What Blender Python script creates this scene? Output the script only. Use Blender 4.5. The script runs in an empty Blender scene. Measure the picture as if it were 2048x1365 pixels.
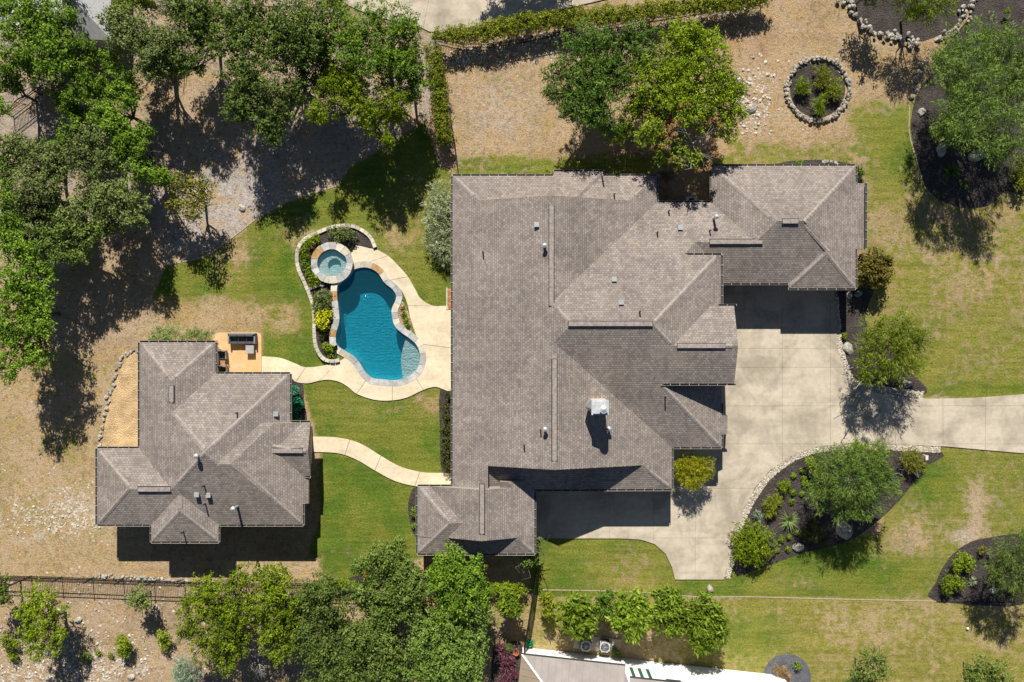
import bpy, bmesh, math, random
import numpy as np
from mathutils import Vector, Matrix
random.seed(7)
S = bpy.context.scene
COL = S.collection
# ---------------------------------------------------------------- camera, sky, sun, exposure
H = 65.0                      # drone height above the lawn
LENS = 31.2
F = 2048 * LENS / 36.0        # pixels per metre at one metre
cam = bpy.data.objects.new('camera', bpy.data.cameras.new('camera'))
COL.objects.link(cam)
cam.location = (0, 0, H); cam.rotation_euler = (0, 0, 0)
cam.data.lens = LENS; cam.data.sensor_width = 36; cam.data.clip_end = 3000
S.camera = cam
W_ = bpy.data.worlds.new('World'); S.world = W_; W_.use_nodes = True
wn = W_.node_tree.nodes; wl = W_.node_tree.links
sky = wn.new('ShaderNodeTexSky'); sky.sky_type = 'NISHITA'; sky.sun_disc = False
travel = Vector((0.10, -1.12, -1.0)).normalized()
sky.sun_elevation = math.asin(-travel.z); sky.sun_rotation = math.atan2(-travel.x, -travel.y)
sky.air_density = 0.7; sky.dust_density = 0.2
wl.new(sky.outputs[0], wn['Background'].inputs[0]); wn['Background'].inputs[1].default_value = 0.05
sl = bpy.data.lights.new('sun', 'SUN'); sl.energy = 5.0; sl.angle = math.radians(0.5); sl.color = (1.0, 0.95, 0.86)
sun = bpy.data.objects.new('sun', sl); COL.objects.link(sun)
sun.rotation_euler = travel.to_track_quat('-Z', 'Y').to_euler(); sun.location = (0, 60, 60)
S.view_settings.view_transform = 'Standard'; S.view_settings.look = 'None'
S.view_settings.gamma = 1; S.view_settings.use_curve_mapping = False
S.view_settings.exposure = 0.55

# ---------------------------------------------------------------- helpers
def wx(px, z=0.0): return (px - 1024.0) * (H - z) / F
def wy(py, z=0.0): return (682.5 - py) * (H - z) / F
def P(px, py, z=0.0): return Vector((wx(px, z), wy(py, z), z))
PX = H / F                    # metres per photo pixel on the ground

def tag(o, label=None, cat=None, group=None, kind=None):
    if label: o['label'] = label
    if cat: o['category'] = cat
    if group: o['group'] = group
    if kind: o['kind'] = kind
    return o
def empty(name, loc, label=None, cat=None, group=None, kind=None, rz=0):
    o = bpy.data.objects.new(name, None); COL.objects.link(o); o.location = loc
    o.rotation_euler = (0, 0, rz); o.empty_display_size = .3
    return tag(o, label, cat, group, kind)
def link(name, me, mat=None, parent=None, world=True):
    """link mesh as ONE object; vertices given in world space are moved into the parent's space"""
    o = bpy.data.objects.new(name, me); COL.objects.link(o)
    if mat is not None:
        for m in (mat if isinstance(mat, (list, tuple)) else [mat]): me.materials.append(m)
    if parent is not None:
        o.parent = parent
        if world:
            q = parent; M = Matrix()
            while q is not None:
                M = q.matrix_basis @ M; q = q.parent
            o.matrix_basis = M.inverted()
    return o
def from_bm(name, bm, mat, parent=None, smooth=False, world=True):
    me = bpy.data.meshes.new(name); bm.normal_update(); bm.to_mesh(me); bm.free()
    if smooth: me.polygons.foreach_set('use_smooth', [True] * len(me.polygons))
    return link(name, me, mat, parent, world)
def box(bm, c, s, rz=0, mi=0, M=None):
    r = bmesh.ops.create_cube(bm, size=1, matrix=(M or Matrix()) @ Matrix.Translation(c) @ Matrix.Rotation(rz, 4, 'Z') @ Matrix.Diagonal((s[0], s[1], s[2], 1)))
    for v in r['verts']:
        for f in v.link_faces: f.material_index = mi
def bar(bm, a, b, r1, r2=None, seg=6):
    a = Vector(a); b = Vector(b); d = b - a; L = d.length
    if L < 1e-5: return
    M = Matrix.Translation((a + b) / 2) @ d.to_track_quat('Z', 'Y').to_matrix().to_4x4()
    bmesh.ops.create_cone(bm, cap_ends=True, segments=seg, radius1=r1, radius2=r1 if r2 is None else r2, depth=L, matrix=M)
def prism(bm, pts, z0, z1):
    vs = [bm.verts.new((p[0], p[1], z1)) for p in pts]
    f = bm.faces.new(vs)
    f.normal_update()
    if f.normal.z < 0: f.normal_flip()
    if z0 is not None:
        lo = [bm.verts.new((p[0], p[1], z0)) for p in pts]
        n = len(pts)
        for i in range(n):
            j = (i + 1) % n
            bm.faces.new((vs[i], lo[i], lo[j], vs[j]))
    return f
def finish(bm):
    bmesh.ops.recalc_face_normals(bm, faces=bm.faces[:])
def catmull(pts, n=6, closed=True):
    out = []; N = len(pts); P_ = [Vector((p[0], p[1])) for p in pts]
    rng = range(N if closed else N - 1)
    for i in rng:
        if closed: a, b, c, d = P_[i-1], P_[i], P_[(i+1) % N], P_[(i+2) % N]
        else: a, b, c, d = P_[max(i-1, 0)], P_[i], P_[i+1], P_[min(i+2, N-1)]
        for k in range(n):
            t = k / n
            out.append(.5 * ((2*b) + (c-a)*t + (2*a-5*b+4*c-d)*t*t + (3*b-a-3*c+d)*t*t*t))
    if not closed: out.append(P_[-1])
    return out
def resample(pts, n, closed=True):
    L = [0]; Q = list(pts) + ([pts[0]] if closed else [])
    for i in range(1, len(Q)): L.append(L[-1] + (Q[i] - Q[i-1]).length)
    out = []; j = 0
    for k in range(n if closed else n + 1):
        t = L[-1] * k / n
        while j < len(L) - 2 and L[j+1] < t: j += 1
        u = (t - L[j]) / max(1e-9, L[j+1] - L[j]); out.append(Q[j].lerp(Q[j+1], min(1, u)))
    return out
def area(pts): return .5 * sum(pts[i][0]*pts[(i+1) % len(pts)][1] - pts[(i+1) % len(pts)][0]*pts[i][1] for i in range(len(pts)))
def offset(pts, d):
    """closed polygon, d > 0 goes outwards"""
    sg = 1 if area(pts) > 0 else -1; out = []; N = len(pts)
    for i in range(N):
        t = (pts[(i+1) % N] - pts[i-1]).normalized(); out.append(pts[i] + Vector((t.y, -t.x)) * sg * d)
    return out
def W2(pts, z=0.0): return [Vector((wx(a, z), wy(b, z))) for a, b in pts]
def inpoly(x, y, poly):
    c = np.zeros(x.shape, bool); n = len(poly)
    for i in range(n):
        x1, y1 = poly[i][0], poly[i][1]; x2, y2 = poly[(i+1) % n][0], poly[(i+1) % n][1]
        if y1 == y2: continue
        c ^= ((y1 > y) != (y2 > y)) & (x < (x2-x1)*(y-y1)/(y2-y1)+x1)
    return c
def polydist(x, y, poly):
    d = np.full(x.shape, 1e9); n = len(poly)
    for i in range(n):
        x1, y1 = poly[i][0], poly[i][1]; x2, y2 = poly[(i+1) % n][0], poly[(i+1) % n][1]
        dx, dy = x2-x1, y2-y1; t = np.clip(((x-x1)*dx+(y-y1)*dy)/max(1e-9, dx*dx+dy*dy), 0, 1)
        d = np.minimum(d, np.hypot(x-x1-t*dx, y-y1-t*dy))
    return np.where(inpoly(x, y, poly), d, -d)

# ---------------------------------------------------------------- materials
class N:
    def __init__(s, name):
        s.m = bpy.data.materials.new(name); s.m.use_nodes = True; s.t = s.m.node_tree
        s.b = s.t.nodes['Principled BSDF']; s.out = s.t.nodes['Material Output']
    def n(s, typ, **kw):
        o = s.t.nodes.new(typ)
        for k, v in kw.items():
            if k.startswith('i_'):
                k = k[2:]; k = int(k) if k.isdigit() else k.replace('_', ' ')
                s.put(o.inputs[k], v)
            else: setattr(o, k, v)
        return o
    def put(s, sock, v):
        if isinstance(v, bpy.types.NodeSocket): s.t.links.new(v, sock)
        elif isinstance(v, bpy.types.Node): s.t.links.new(v.outputs[0], sock)
        else:
            if sock.type == 'RGBA' and len(v) == 3: v = (*v, 1)
            sock.default_value = v
    def pos(s): return s.n('ShaderNodeNewGeometry').outputs['Position']
    def noise(s, scale, detail=3, rough=.6, vec=None, dist=0, sx=None):
        vec = vec or s.pos()
        if sx:
            mp = s.n('ShaderNodeMapping', i_0=vec); mp.inputs['Scale'].default_value = sx; vec = mp.outputs[0]
        o = s.n('ShaderNodeTexNoise', i_Vector=vec, i_Scale=scale, i_Detail=detail, i_Roughness=rough, i_Distortion=dist)
        return o.outputs['Fac']
    def math(s, op, a, b=None, c=None, clamp=False):
        o = s.n('ShaderNodeMath', operation=op); s.put(o.inputs[0], a)
        if b is not None: s.put(o.inputs[1], b)
        if c is not None: s.put(o.inputs[2], c)
        o.use_clamp = clamp; return o.outputs[0]
    def ramp(s, f, lo, hi, a=0.0, b=1.0):
        o = s.n('ShaderNodeMapRange', interpolation_type='SMOOTHSTEP'); s.put(o.inputs[0], f)
        for i, v in enumerate((lo, hi, a, b)): o.inputs[i+1].default_value = v
        return o.outputs[0]
    def mix(s, f, a, b, mode='MIX'):
        o = s.n('ShaderNodeMix', data_type='RGBA', blend_type=mode)
        s.put(o.inputs[0], f); s.put(o.inputs[6], a); s.put(o.inputs[7], b); return o.outputs[2]
    def scale(s, col, f):
        o = s.n('ShaderNodeVectorMath', operation='SCALE'); s.put(o.inputs[0], col); s.put(o.inputs[3], f); return o.outputs[0]
    def attr(s, name): return s.n('ShaderNodeAttribute', attribute_name=name)
    def bump(s, h, strength=.5, dist=.03):
        o = s.n('ShaderNodeBump', i_Strength=strength, i_Distance=dist, i_Height=h); s.put(s.b.inputs['Normal'], o.outputs[0]); return o.outputs[0]
    def fin(s, col, rough=.8, spec=.3, metal=0):
        s.put(s.b.inputs['Base Color'], col); s.put(s.b.inputs['Roughness'], rough)
        s.b.inputs['Specular IOR Level'].default_value = spec; s.b.inputs['Metallic'].default_value = metal
        return s.m
_mc = {}
def plain(name, col, rough=.7, spec=.3, metal=0, var=.15, sc=6, bump=0):
    if name in _mc: return _mc[name]
    k = N(name); f = k.ramp(k.noise(sc, 4), .25, .75, 1-var, 1+var)
    if bump: k.bump(k.noise(sc*6, 3), bump, .02)
    _mc[name] = k.fin(k.scale(col, f), rough, spec, metal); return _mc[name]

def m_ground():
    k = N('turf_and_soil')
    soil = k.attr('soil').outputs['Color']; g = k.attr('green').outputs['Fac']; peb = k.attr('pebble').outputs['Fac']; lush = k.attr('lush').outputs['Fac']
    n1 = k.noise(.35, 5, .62); n2 = k.noise(1.7, 5, .7); n3 = k.noise(7, 4, .75); n4 = k.noise(26, 3, .8)
    fine = k.math('MULTIPLY_ADD', n4, .55, k.math('MULTIPLY', n3, .45))
    s1 = k.scale(soil, k.ramp(fine, .34, .66, .52, 1.30)); s1 = k.scale(s1, k.ramp(n2, .3, .7, .78, 1.20))
    s1 = k.mix(k.math('MULTIPLY', k.ramp(k.noise(.28, 4, .6), .42, .58), .6), s1, k.scale((.47, .345, .225), k.ramp(fine, .34, .66, .65, 1.35)))
    # dead straw patches and bare marks on soil
    s1 = k.mix(k.math('MULTIPLY', k.ramp(k.noise(.9, 5, .7), .49, .62), .55), s1, k.scale((.46, .30, .13), k.ramp(fine, .34, .66, .65, 1.3)))
    s1 = k.mix(k.math('MULTIPLY', k.ramp(k.noise(2.6, 5, .7), .50, .66), .65), s1, k.scale((.21, .165, .065), k.ramp(fine, .34, .66, .65, 1.3)))
    vor = k.n('ShaderNodeTexVoronoi', i_Scale=3.2, i_Vector=k.pos(), i_Randomness=1.0)
    spk = k.math('MULTIPLY', k.ramp(vor.outputs['Distance'], .22, .30, 1, 0), k.ramp(k.math('ADD', k.noise(.8, 3), k.math('MULTIPLY', peb, .42)), .78, .86))
    s1 = k.mix(spk, s1, (.62, .58, .52))
    rid = k.math('ABSOLUTE', k.math('SUBTRACT', k.noise(.75, 5, .62, dist=.8), .5))
    s1 = k.mix(k.math('MULTIPLY', k.math('MULTIPLY', k.ramp(rid, .012, .045, 1, 0), k.ramp(k.noise(2.2, 4, .7), .42, .58)), k.ramp(peb, .45, .9)), s1, (.60, .55, .47))
    green = k.mix(k.ramp(n1, .40, .58), (.078, .150, .014), (.170, .195, .028))
    green = k.mix(lush, k.mix(k.ramp(n2, .3, .7), (.33, .265, .085), (.215, .215, .038)), green)
    green = k.scale(green, k.ramp(fine, .34, .68, .55, 1.45))
    mow = k.noise(1.0, 2, .5, sx=(.25, 3.4, 1))
    green = k.scale(green, k.ramp(mow, .35, .65, .90, 1.10))
    fac = k.math('ADD', g, k.math('MULTIPLY', k.math('SUBTRACT', n2, .5), 1.5))
    fac = k.math('ADD', fac, k.math('MULTIPLY', k.math('SUBTRACT', n1, .5), 1.2))
    fac = k.math('ADD', fac, k.math('MULTIPLY', k.math('SUBTRACT', n3, .5), .7))
    col = k.mix(k.ramp(fac, .34, .74), s1, green)
    k.bump(k.math('ADD', n3, k.math('MULTIPLY', n4, .6)), .8, .10)
    return k.fin(col, .95, .1)
GROUND = m_ground()

def m_concrete(name, col, stain, amt=.5, sc=.35, speck=.08):
    k = N(name); n1 = k.noise(sc, 6, .62, dist=.6); n2 = k.noise(3.0, 4, .7); n3 = k.noise(30, 2, .6)
    c = k.mix(k.math('MULTIPLY', k.ramp(n1, .42, .68), amt), col, stain)
    c = k.mix(k.math('MULTIPLY', k.ramp(k.noise(.16, 4, .65, dist=1.2), .52, .68), amt*.45), c, k.scale(stain, .85))
    c = k.mix(k.math('MULTIPLY', k.ramp(k.noise(1.3, 5, .75, dist=.3), .62, .74), amt*.35), c, k.scale(stain, .7))
    c = k.scale(c, k.ramp(n2, .3, .7, .91, 1.07)); c = k.scale(c, k.ramp(n3, .3, .7, 1-speck, 1+speck))
    st = k.noise(.8, 4, .6, sx=(.25, 2.0, 1), dist=.4)
    c = k.scale(c, k.ramp(st, .35, .62, .93, 1.03))
    k.bump(n3, .25, .01); return k.fin(c, .85, .25)
CONC = m_concrete('driveway_concrete', (.50, .435, .34), (.30, .258, .20), .85)
CONC2 = m_concrete('pool_deck_concrete', (.66, .56, .40), (.50, .42, .29), .5, .5)
ORANGE = m_concrete('stained_patio', (.60, .37, .17), (.58, .42, .26), .8, .8)
DARKJOINT = plain('joint_dirt', (.22, .19, .145), .95)

def m_mulch(name, a, b, sc=9):
    k = N(name); v = k.n('ShaderNodeTexVoronoi', i_Scale=sc, i_Vector=k.pos()); n = k.noise(1.2, 4)
    n3 = k.noise(22, 3, .8)
    c = k.mix(k.ramp(n3, .35, .68), a, b); c = k.scale(c, k.ramp(n, .3, .7, .8, 1.25))
    k.bump(k.math('ADD', v.outputs['Distance'], n3), .9, .06); return k.fin(c, .95, .15)
MULCH = m_mulch('bark_mulch', (.030, .025, .023), (.105, .088, .078))
BEDSAND = m_mulch('sandy_bed_soil', (.30, .21, .13), (.50, .37, .25))
DG = m_mulch('decomposed_granite', (.46, .315, .155), (.64, .465, .27), 14)
SLATE = m_mulch('slate_gravel', (.085, .09, .105), (.20, .205, .22), 20)

def m_stone(name, a, b, sc=4):
    k = N(name); o = k.n('ShaderNodeObjectInfo').outputs['Random']; n = k.noise(sc, 5, .7)
    c = k.mix(k.ramp(n, .35, .65), a, b); c = k.scale(c, k.math('MULTIPLY_ADD', o, .4, .78))
    k.bump(k.noise(14, 4, .7), .7, .05); return k.fin(c, .9, .2)
LIME = m_stone('weathered_limestone', (.21, .19, .16), (.44, .41, .355))
LIMEW = m_stone('white_limestone', (.36, .335, .29), (.62, .58, .52))
FLAG = m_stone('bluish_flagstone', (.34, .345, .34), (.50, .49, .46), 2)
FLAGC = m_stone('cream_flagstone', (.46, .42, .33), (.58, .53, .43), 2)
FLAGO = m_stone('rust_flagstone', (.40, .22, .08), (.48, .34, .18), 3)
PLAST = plain('pool_plaster', (.66, .74, .74), .8, var=.06, sc=2)
LEDGE = plain('ledge_plaster', (.60, .585, .56), .8, var=.08, sc=3)
SPAPL = plain('spa_plaster', (.62, .70, .68), .8, var=.06, sc=3)

def m_shingle():
    k = N('asphalt_shingle'); uv = k.n('ShaderNodeUVMap', uv_map='UVMap').outputs[0]
    br = k.n('ShaderNodeTexBrick', i_Vector=uv, i_Color1=(.200, .168, .150), i_Color2=(.305, .266, .240), i_Mortar=(.145, .121, .108))
    br.inputs['Scale'].default_value = 1; br.inputs['Mortar Size'].default_value = .018; br.inputs['Mortar Smooth'].default_value = .5
    br.inputs['Bias'].default_value = .0; br.inputs['Brick Width'].default_value = .22; br.inputs['Row Height'].default_value = .16
    br.offset = .5; br.offset_frequency = 2
    br2 = k.n('ShaderNodeTexBrick', i_Vector=uv, i_Color1=(.94, .94, .94), i_Color2=(1.05, 1.05, 1.05), i_Mortar=(1, 1, 1))
    br2.inputs['Scale'].default_value = 1; br2.inputs['Mortar Size'].default_value = 0; br2.inputs['Brick Width'].default_value = .95; br2.inputs['Row Height'].default_value = .32
    c = k.mix(1.0, br.outputs['Color'], br2.outputs['Color'], 'MULTIPLY')
    n = k.noise(.30, 5, .65); n2 = k.noise(1.6, 4, .7)
    c = k.scale(c, k.ramp(n, .32, .68, .87, 1.12)); c = k.scale(c, k.ramp(n2, .3, .7, .95, 1.05)); c = k.scale(c, k.ramp(k.noise(1.0, 3, .6, vec=uv, sx=(2.2, .16, 1)), .35, .65, .93, 1.06))
    c = k.mix(k.math('MULTIPLY', k.ramp(k.noise(.8, 4, .6), .5, .72), .35), c, (.245, .205, .160))
    saw = k.n('ShaderNodeSeparateXYZ', i_0=uv)
    fr = k.math('FRACT', k.math('DIVIDE', saw.outputs[1], .16))
    h = k.math('SUBTRACT', 1.0, fr)
    k.bump(k.math('ADD', k.math('MULTIPLY', h, .9), k.math('MULTIPLY', br.outputs['Fac'], -.3)), .55, .022)
    return k.fin(c, .92, .2)
SHING = m_shingle()
CAPM = plain('ridge_shingle', (.275, .238, .215), .92, var=.25, sc=5)
FASC = plain('fascia_paint', (.30, .27, .23), .7)
STUC = plain('stucco_wall', (.52, .46, .36), .9, var=.08, sc=2, bump=.2)
SOFF = plain('gutter_metal', (.05, .055, .05), .45, .5)
HANG = plain('white_metal', (.78, .78, .76), .35, .5)
GALV = plain('galvanised_metal', (.42, .43, .43), .45, .5, .3)
DARKM = plain('dark_metal', (.018, .018, .02), .5)
IRON = plain('black_iron', (.012, .012, .012), .55)
GLASS = plain('window_glass', (.03, .045, .055), .08, .6)
WHITEW = plain('white_paint', (.80, .80, .78), .8, var=.04)
GREENW = plain('green_shutter', (.03, .10, .06), .6)
METALR = plain('standing_seam_metal', (.30, .265, .245), .5, .45, .25, var=.12, sc=1.2)
METALB = plain('standing_seam_metal_tan', (.34, .27, .19), .5, .45, .25, var=.10, sc=1.2)
WICK = plain('grey_wicker', (.22, .21, .215), .8, var=.2, sc=12, bump=.3)
CUSH = plain('charcoal_cushion', (.075, .078, .088), .95, var=.1)
TEAK = plain('teak', (.42, .24, .11), .6)
HOSE = plain('green_plastic', (.0, .17, .075), .4)
POTM = plain('white_pot', (.62, .64, .60), .5)
TERRA = plain('terracotta', (.42, .13, .06), .8)
BARK = plain('oak_bark', (.10, .085, .072), .95, var=.3, sc=8, bump=.5)
BARKG = plain('pale_bark', (.27, .25, .225), .95, var=.3, sc=8, bump=.5)

def m_leaf(name, dark, mid, light, trans=.16):
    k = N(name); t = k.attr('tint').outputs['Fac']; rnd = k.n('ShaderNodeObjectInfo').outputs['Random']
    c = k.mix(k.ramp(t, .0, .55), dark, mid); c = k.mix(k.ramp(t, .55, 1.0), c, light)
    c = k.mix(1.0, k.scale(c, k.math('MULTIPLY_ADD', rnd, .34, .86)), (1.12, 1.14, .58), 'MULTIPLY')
    k.put(k.b.inputs['Base Color'], c); k.b.inputs['Roughness'].default_value = .6; k.b.inputs['Specular IOR Level'].default_value = .18
    tr = k.n('ShaderNodeBsdfTranslucent', i_Color=c); mx = k.n('ShaderNodeMixShader', i_0=trans)
    k.t.links.new(k.b.outputs[0], mx.inputs[1]); k.t.links.new(tr.outputs[0], mx.inputs[2]); k.t.links.new(mx.outputs[0], k.out.inputs[0])
    return k.m
LEAF = {
 'oak': m_leaf('live_oak_leaf', (.040, .065, .020), (.090, .135, .042), (.165, .215, .085)),
 'oakb': m_leaf('bright_oak_leaf', (.040, .080, .012), (.098, .172, .022), (.190, .285, .048)),
 'grey': m_leaf('grey_green_leaf', (.062, .085, .040), (.125, .160, .080), (.215, .250, .145)),
 'juni': m_leaf('juniper_leaf', (.045, .075, .006), (.130, .190, .011), (.265, .325, .026)),
 'lime': m_leaf('lime_leaf', (.070, .110, .008), (.165, .225, .014), (.270, .330, .030), .3),
 'cedar': m_leaf('cedar_leaf', (.035, .070, .016), (.080, .145, .032), (.140, .215, .060)),
 'olive': m_leaf('olive_yellow_leaf', (.060, .070, .016), (.140, .145, .032), (.250, .225, .070)),
 'feath': m_leaf('feathery_leaf', (.050, .088, .026), (.105, .165, .050), (.185, .250, .095)),
 'feathy': m_leaf('feathery_yellow_leaf', (.060, .090, .012), (.135, .175, .024), (.225, .260, .050)),
 'sage': m_leaf('silver_sage_leaf', (.150, .175, .175), (.270, .300, .320), (.400, .430, .500), .1),
 'sageg': m_leaf('pale_green_leaf', (.110, .155, .080), (.190, .250, .150), (.280, .335, .230), .1),
 'blue': m_leaf('blue_green_leaf', (.100, .150, .190), (.190, .250, .330), (.300, .360, .480), .1),
 'magn': m_leaf('broad_glossy_leaf', (.050, .090, .012), (.135, .200, .026), (.235, .315, .060), .22),
 'bamb': m_leaf('golden_bamboo_leaf', (.150, .150, .008), (.280, .280, .012), (.400, .390, .040), .3),
 'hedge': m_leaf('hedge_leaf', (.065, .085, .010), (.150, .180, .020), (.260, .270, .040)),
 'dark': m_leaf('dark_shrub_leaf', (.022, .030, .012), (.055, .065, .024), (.110, .110, .045)),
 'bronze': m_leaf('bronze_leaf', (.045, .040, .012), (.100, .088, .025), (.180, .135, .045)),
 'dead': m_leaf('dead_brown_leaf', (.180, .095, .075), (.330, .190, .150), (.440, .310, .270), .1),
 'purple': m_leaf('purple_leaf', (.050, .016, .050), (.120, .040, .120), (.220, .100, .220), .1),
 'teal': m_leaf('teal_leaf', (.008, .070, .070), (.020, .180, .180), (.050, .300, .300), .2),
 'yflow': m_leaf('yellow_flower', (.45, .36, .01), (.62, .52, .01), (.75, .66, .04), .2),
 'oflow': m_leaf('orange_flower', (.50, .14, .02), (.68, .24, .04), (.75, .34, .08), .2),
}

# ---------------------------------------------------------------- pool outline (photo pixels, ground plane)
POOL_PX = [(709,538),(729,534),(746,538),(759,548),(770,565),(786,578),(794,592),(791,605),(785,619),(786,635),(791,652),(803,664),(820,676),(834,689),(841,706),(841,723),(835,740),(820,753),(803,760),(786,762),(763,760),(746,758),(732,748),(724,736),(716,723),(706,713),(689,703),(675,693),(672,676),(674,662),(679,645),(679,629),(677,612),(675,592),(676,571),(689,561),(702,548)]
POOL = resample(catmull(W2(POOL_PX), 5), 150)
SPA_C = P(664, 526, .5); SPA_C.z = 0; SPA_R = 29 * (H-.5)/F; SPA_O = 42 * (H-.5)/F

# ---------------------------------------------------------------- ground: one sheet, hole for the pool
def build_ground():
    st = .2
    xs = np.concatenate([[-900, -300, -120, -70], np.arange(-46, 46.01, st), [70, 120, 300, 900]])
    ys = np.concatenate([[-900, -300, -120, -60], np.arange(-33, 33.01, st), [60, 120, 300, 900]])
    X, Y = np.meshgrid(xs, ys); nx, ny = len(xs), len(ys)
    px = X / PX + 1024; py = 682.5 - Y / PX
    soil = np.zeros(X.shape + (3,)); soil[:] = (.40, .285, .165)
    g = np.zeros(X.shape); peb = np.zeros(X.shape); lush = np.full(X.shape, .5)
    sm = lambda t: np.clip(t, 0, 1)**2*(3-2*np.clip(t, 0, 1))
    def bx(x0, y0, x1, y1, s):
        return sm((px-x0)/s+.5)*sm((x1-px)/s+.5)*sm((py-y0)/s+.5)*sm((y1-py)/s+.5)
    def bl(cx, cy, rx, ry): return np.exp(-((px-cx)/rx)**2-((py-cy)/ry)**2)
    def pl(poly, s): return sm(polydist(px, py, poly)/s+.5)
    def L(m, **k):
        nonlocal g, peb, lush, soil
        if 'soil' in k: soil = soil*(1-m[..., None]) + np.array(k['soil'])*m[..., None]
        if 'g' in k: g = g*(1-m)+k['g']*m
        if 'peb' in k: peb = peb*(1-m)+k['peb']*m
        if 'lush' in k: lush = lush*(1-m)+k['lush']*m
    # leaf litter and rough ground under the left wood
    L(pl([(-40,-40),(900,-40),(870,200),(860,250),(700,330),(672,372),(580,400),(520,432),(480,462),(440,492),(400,515),(330,530),(300,420),(100,560),(-40,700)], 14), soil=(.40,.335,.285), g=0)
    L(bl(480,420,180,110), soil=(.47,.425,.40))
    L(bl(350,180,200,80), soil=(.42,.31,.20))
    L(bx(-40,560,330,700,90), soil=(.40,.30,.20))
    L(bx(-40,700,280,1160,60), soil=(.44,.32,.175), g=.32, lush=.0, peb=.5)
    L(bl(100,980,60,50), g=.45, lush=0.0); L(bl(170,900,40,60), g=.38, lush=0.0); L(bl(260,1080,60,40), g=.2)
    L(bl(120,1030,120,50), peb=1.0); L(bl(170,1010,60,24), soil=(.50,.41,.30), g=0)
    L(bx(-60,1160,620,1500,20), soil=(.37,.27,.18), g=.20, peb=.5, lush=.1)
    L(bl(120,1340,160,40), peb=1.3); L(bl(230,1240,90,60), peb=.6)
    # back lawn by the pool
    lawn = [(300,600),(330,532),(400,517),(440,494),(480,464),(520,434),(580,402),(672,374),(700,335),(760,300),(850,240),(880,330),(905,350),(910,1100),(835,1120),(700,1165),(600,1140),(640,1040),(640,900),(600,760),(524,745),(524,665),(430,655),(330,650)]
    L(pl(lawn, 16), g=.92, lush=.85, soil=(.42,.30,.15))
    L(bx(300,600,600,668,40), g=.42, lush=.3); L(bl(360,640,110,35), g=.15)
    L(bl(470,510,40,70), g=.38, lush=.2); L(bl(800,470,60,60), g=.55, lush=.3); L(bl(560,540,60,60), g=.95, lush=1); L(bl(740,980,110,90), g=.95, lush=.9)
    L(bl(830,380,50,40), g=.7, lush=.5); L(bl(600,470,60,40), g=.55); L(bl(860,810,40,30), g=.45, lush=.2); L(bl(720,820,90,40), g=.75, lush=.6)
    L(bx(430,1120,640,1160,20), g=.15, soil=(.48,.36,.21))
    # upper middle dry yard and its green strip by the house
    L(bx(905,90,1800,330,26), soil=(.44,.315,.19), g=.26, lush=0.0, peb=.45)
    L(bl(1000,220,70,60), soil=(.46,.37,.30)); L(bl(990,150,60,40), g=.25, lush=0)
    L(bx(905,312,1480,420,34), g=.74, lush=.75)
    L(bx(1310,340,1425,410,14), g=-.6, soil=(.10,.075,.05))  # gap between the roofs: tree shade painted in as near-black soil
    L(bx(1465,285,1730,420,34), g=.62, lush=.5)
    L(bl(1505,200,38,50), peb=1.2, soil=(.45,.36,.27)); L(bl(1600,60,60,25), peb=.6)
    L(bx(1450,60,1560,230,40), soil=(.40,.265,.16))
    # right-hand lawns
    L(bx(1700,200,1845,340,50), g=.62, lush=.6)
    L(bx(1725,330,2200,800,30), g=.72, lush=.34, soil=(.40,.30,.165))
    L(bl(1810,300,60,80), g=.85, lush=.9); L(bl(1870,600,80,60), g=.66, lush=.55); L(bl(1880,430,200,40), g=.42, lush=.1); L(bl(1960,560,120,60), g=.5, lush=.15)
    L(bl(2000,780,160,16), g=.95, lush=1); L(bl(1760,560,40,60), g=.5, lush=0)
    L(bx(1060,1070,1880,1196,10), g=.95, lush=.85)
    L(bl(1260,1130,90,40), g=.62, lush=.4); L(bl(1600,1165,90,20), g=.75, lush=.4); L(bl(1260,1170,60,18), g=.5, lush=0)
    L(bx(1760,893,2200,1200,26), g=.74, lush=.45, soil=(.42,.32,.20))
    L(bl(1870,960,60,50), g=.9, lush=.95); L(bl(1950,1020,26,60), g=.22, peb=.2, soil=(.47,.38,.29)); L(bl(1930,1075,40,16), g=.1, soil=(.50,.42,.34)); L(bl(1800,1080,60,40), g=.42, lush=.1)
    L(bl(1740,1150,120,40), g=.95, lush=.9)
    L(bx(1055,1199,2200,1500,8), g=.68, lush=.10, soil=(.46,.35,.18))
    L(bl(1500,1270,100,60), g=.85, lush=.75); L(bx(1620,1205,2200,1290,50), g=.58, lush=.0, soil=(.48,.37,.20)); L(bl(1180,1300,160,40), g=.2)
    L(bx(960,1195,1060,1300,10), g=.5, lush=.3)
    L(bx(660,-60,880,80,20), g=.4, lush=.2)
    L(bx(860,60,1500,110,20)*0+bl(1000,110,130,16), g=.0, peb=1.3); L(bl(1300,60,160,14), peb=1.3)
    global FIELDS
    FIELDS = (xs, ys, soil, g, peb, lush)
    me = bpy.data.meshes.new('ground')
    V = np.stack([X, Y, np.zeros_like(X)], -1).reshape(-1, 3)
    idx = np.arange(nx*ny).reshape(ny, nx)
    Fq = np.stack([idx[:-1, :-1], idx[:-1, 1:], idx[1:, 1:], idx[1:, :-1]], -1).reshape(-1, 4)
    cx = V[Fq, 0].mean(1); cy = V[Fq, 1].mean(1)
    near = (np.abs(cx+8) < 8) & (np.abs(cy) < 10); kill = np.zeros(len(Fq), bool)
    kill[near] = polydist(cx[near], cy[near], POOL) > -.20
    kill |= np.hypot(cx-SPA_C.x, cy-SPA_C.y) < 1.25
    Fq = Fq[~kill]
    me.vertices.add(len(V)); me.vertices.foreach_set('co', V.ravel())
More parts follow.
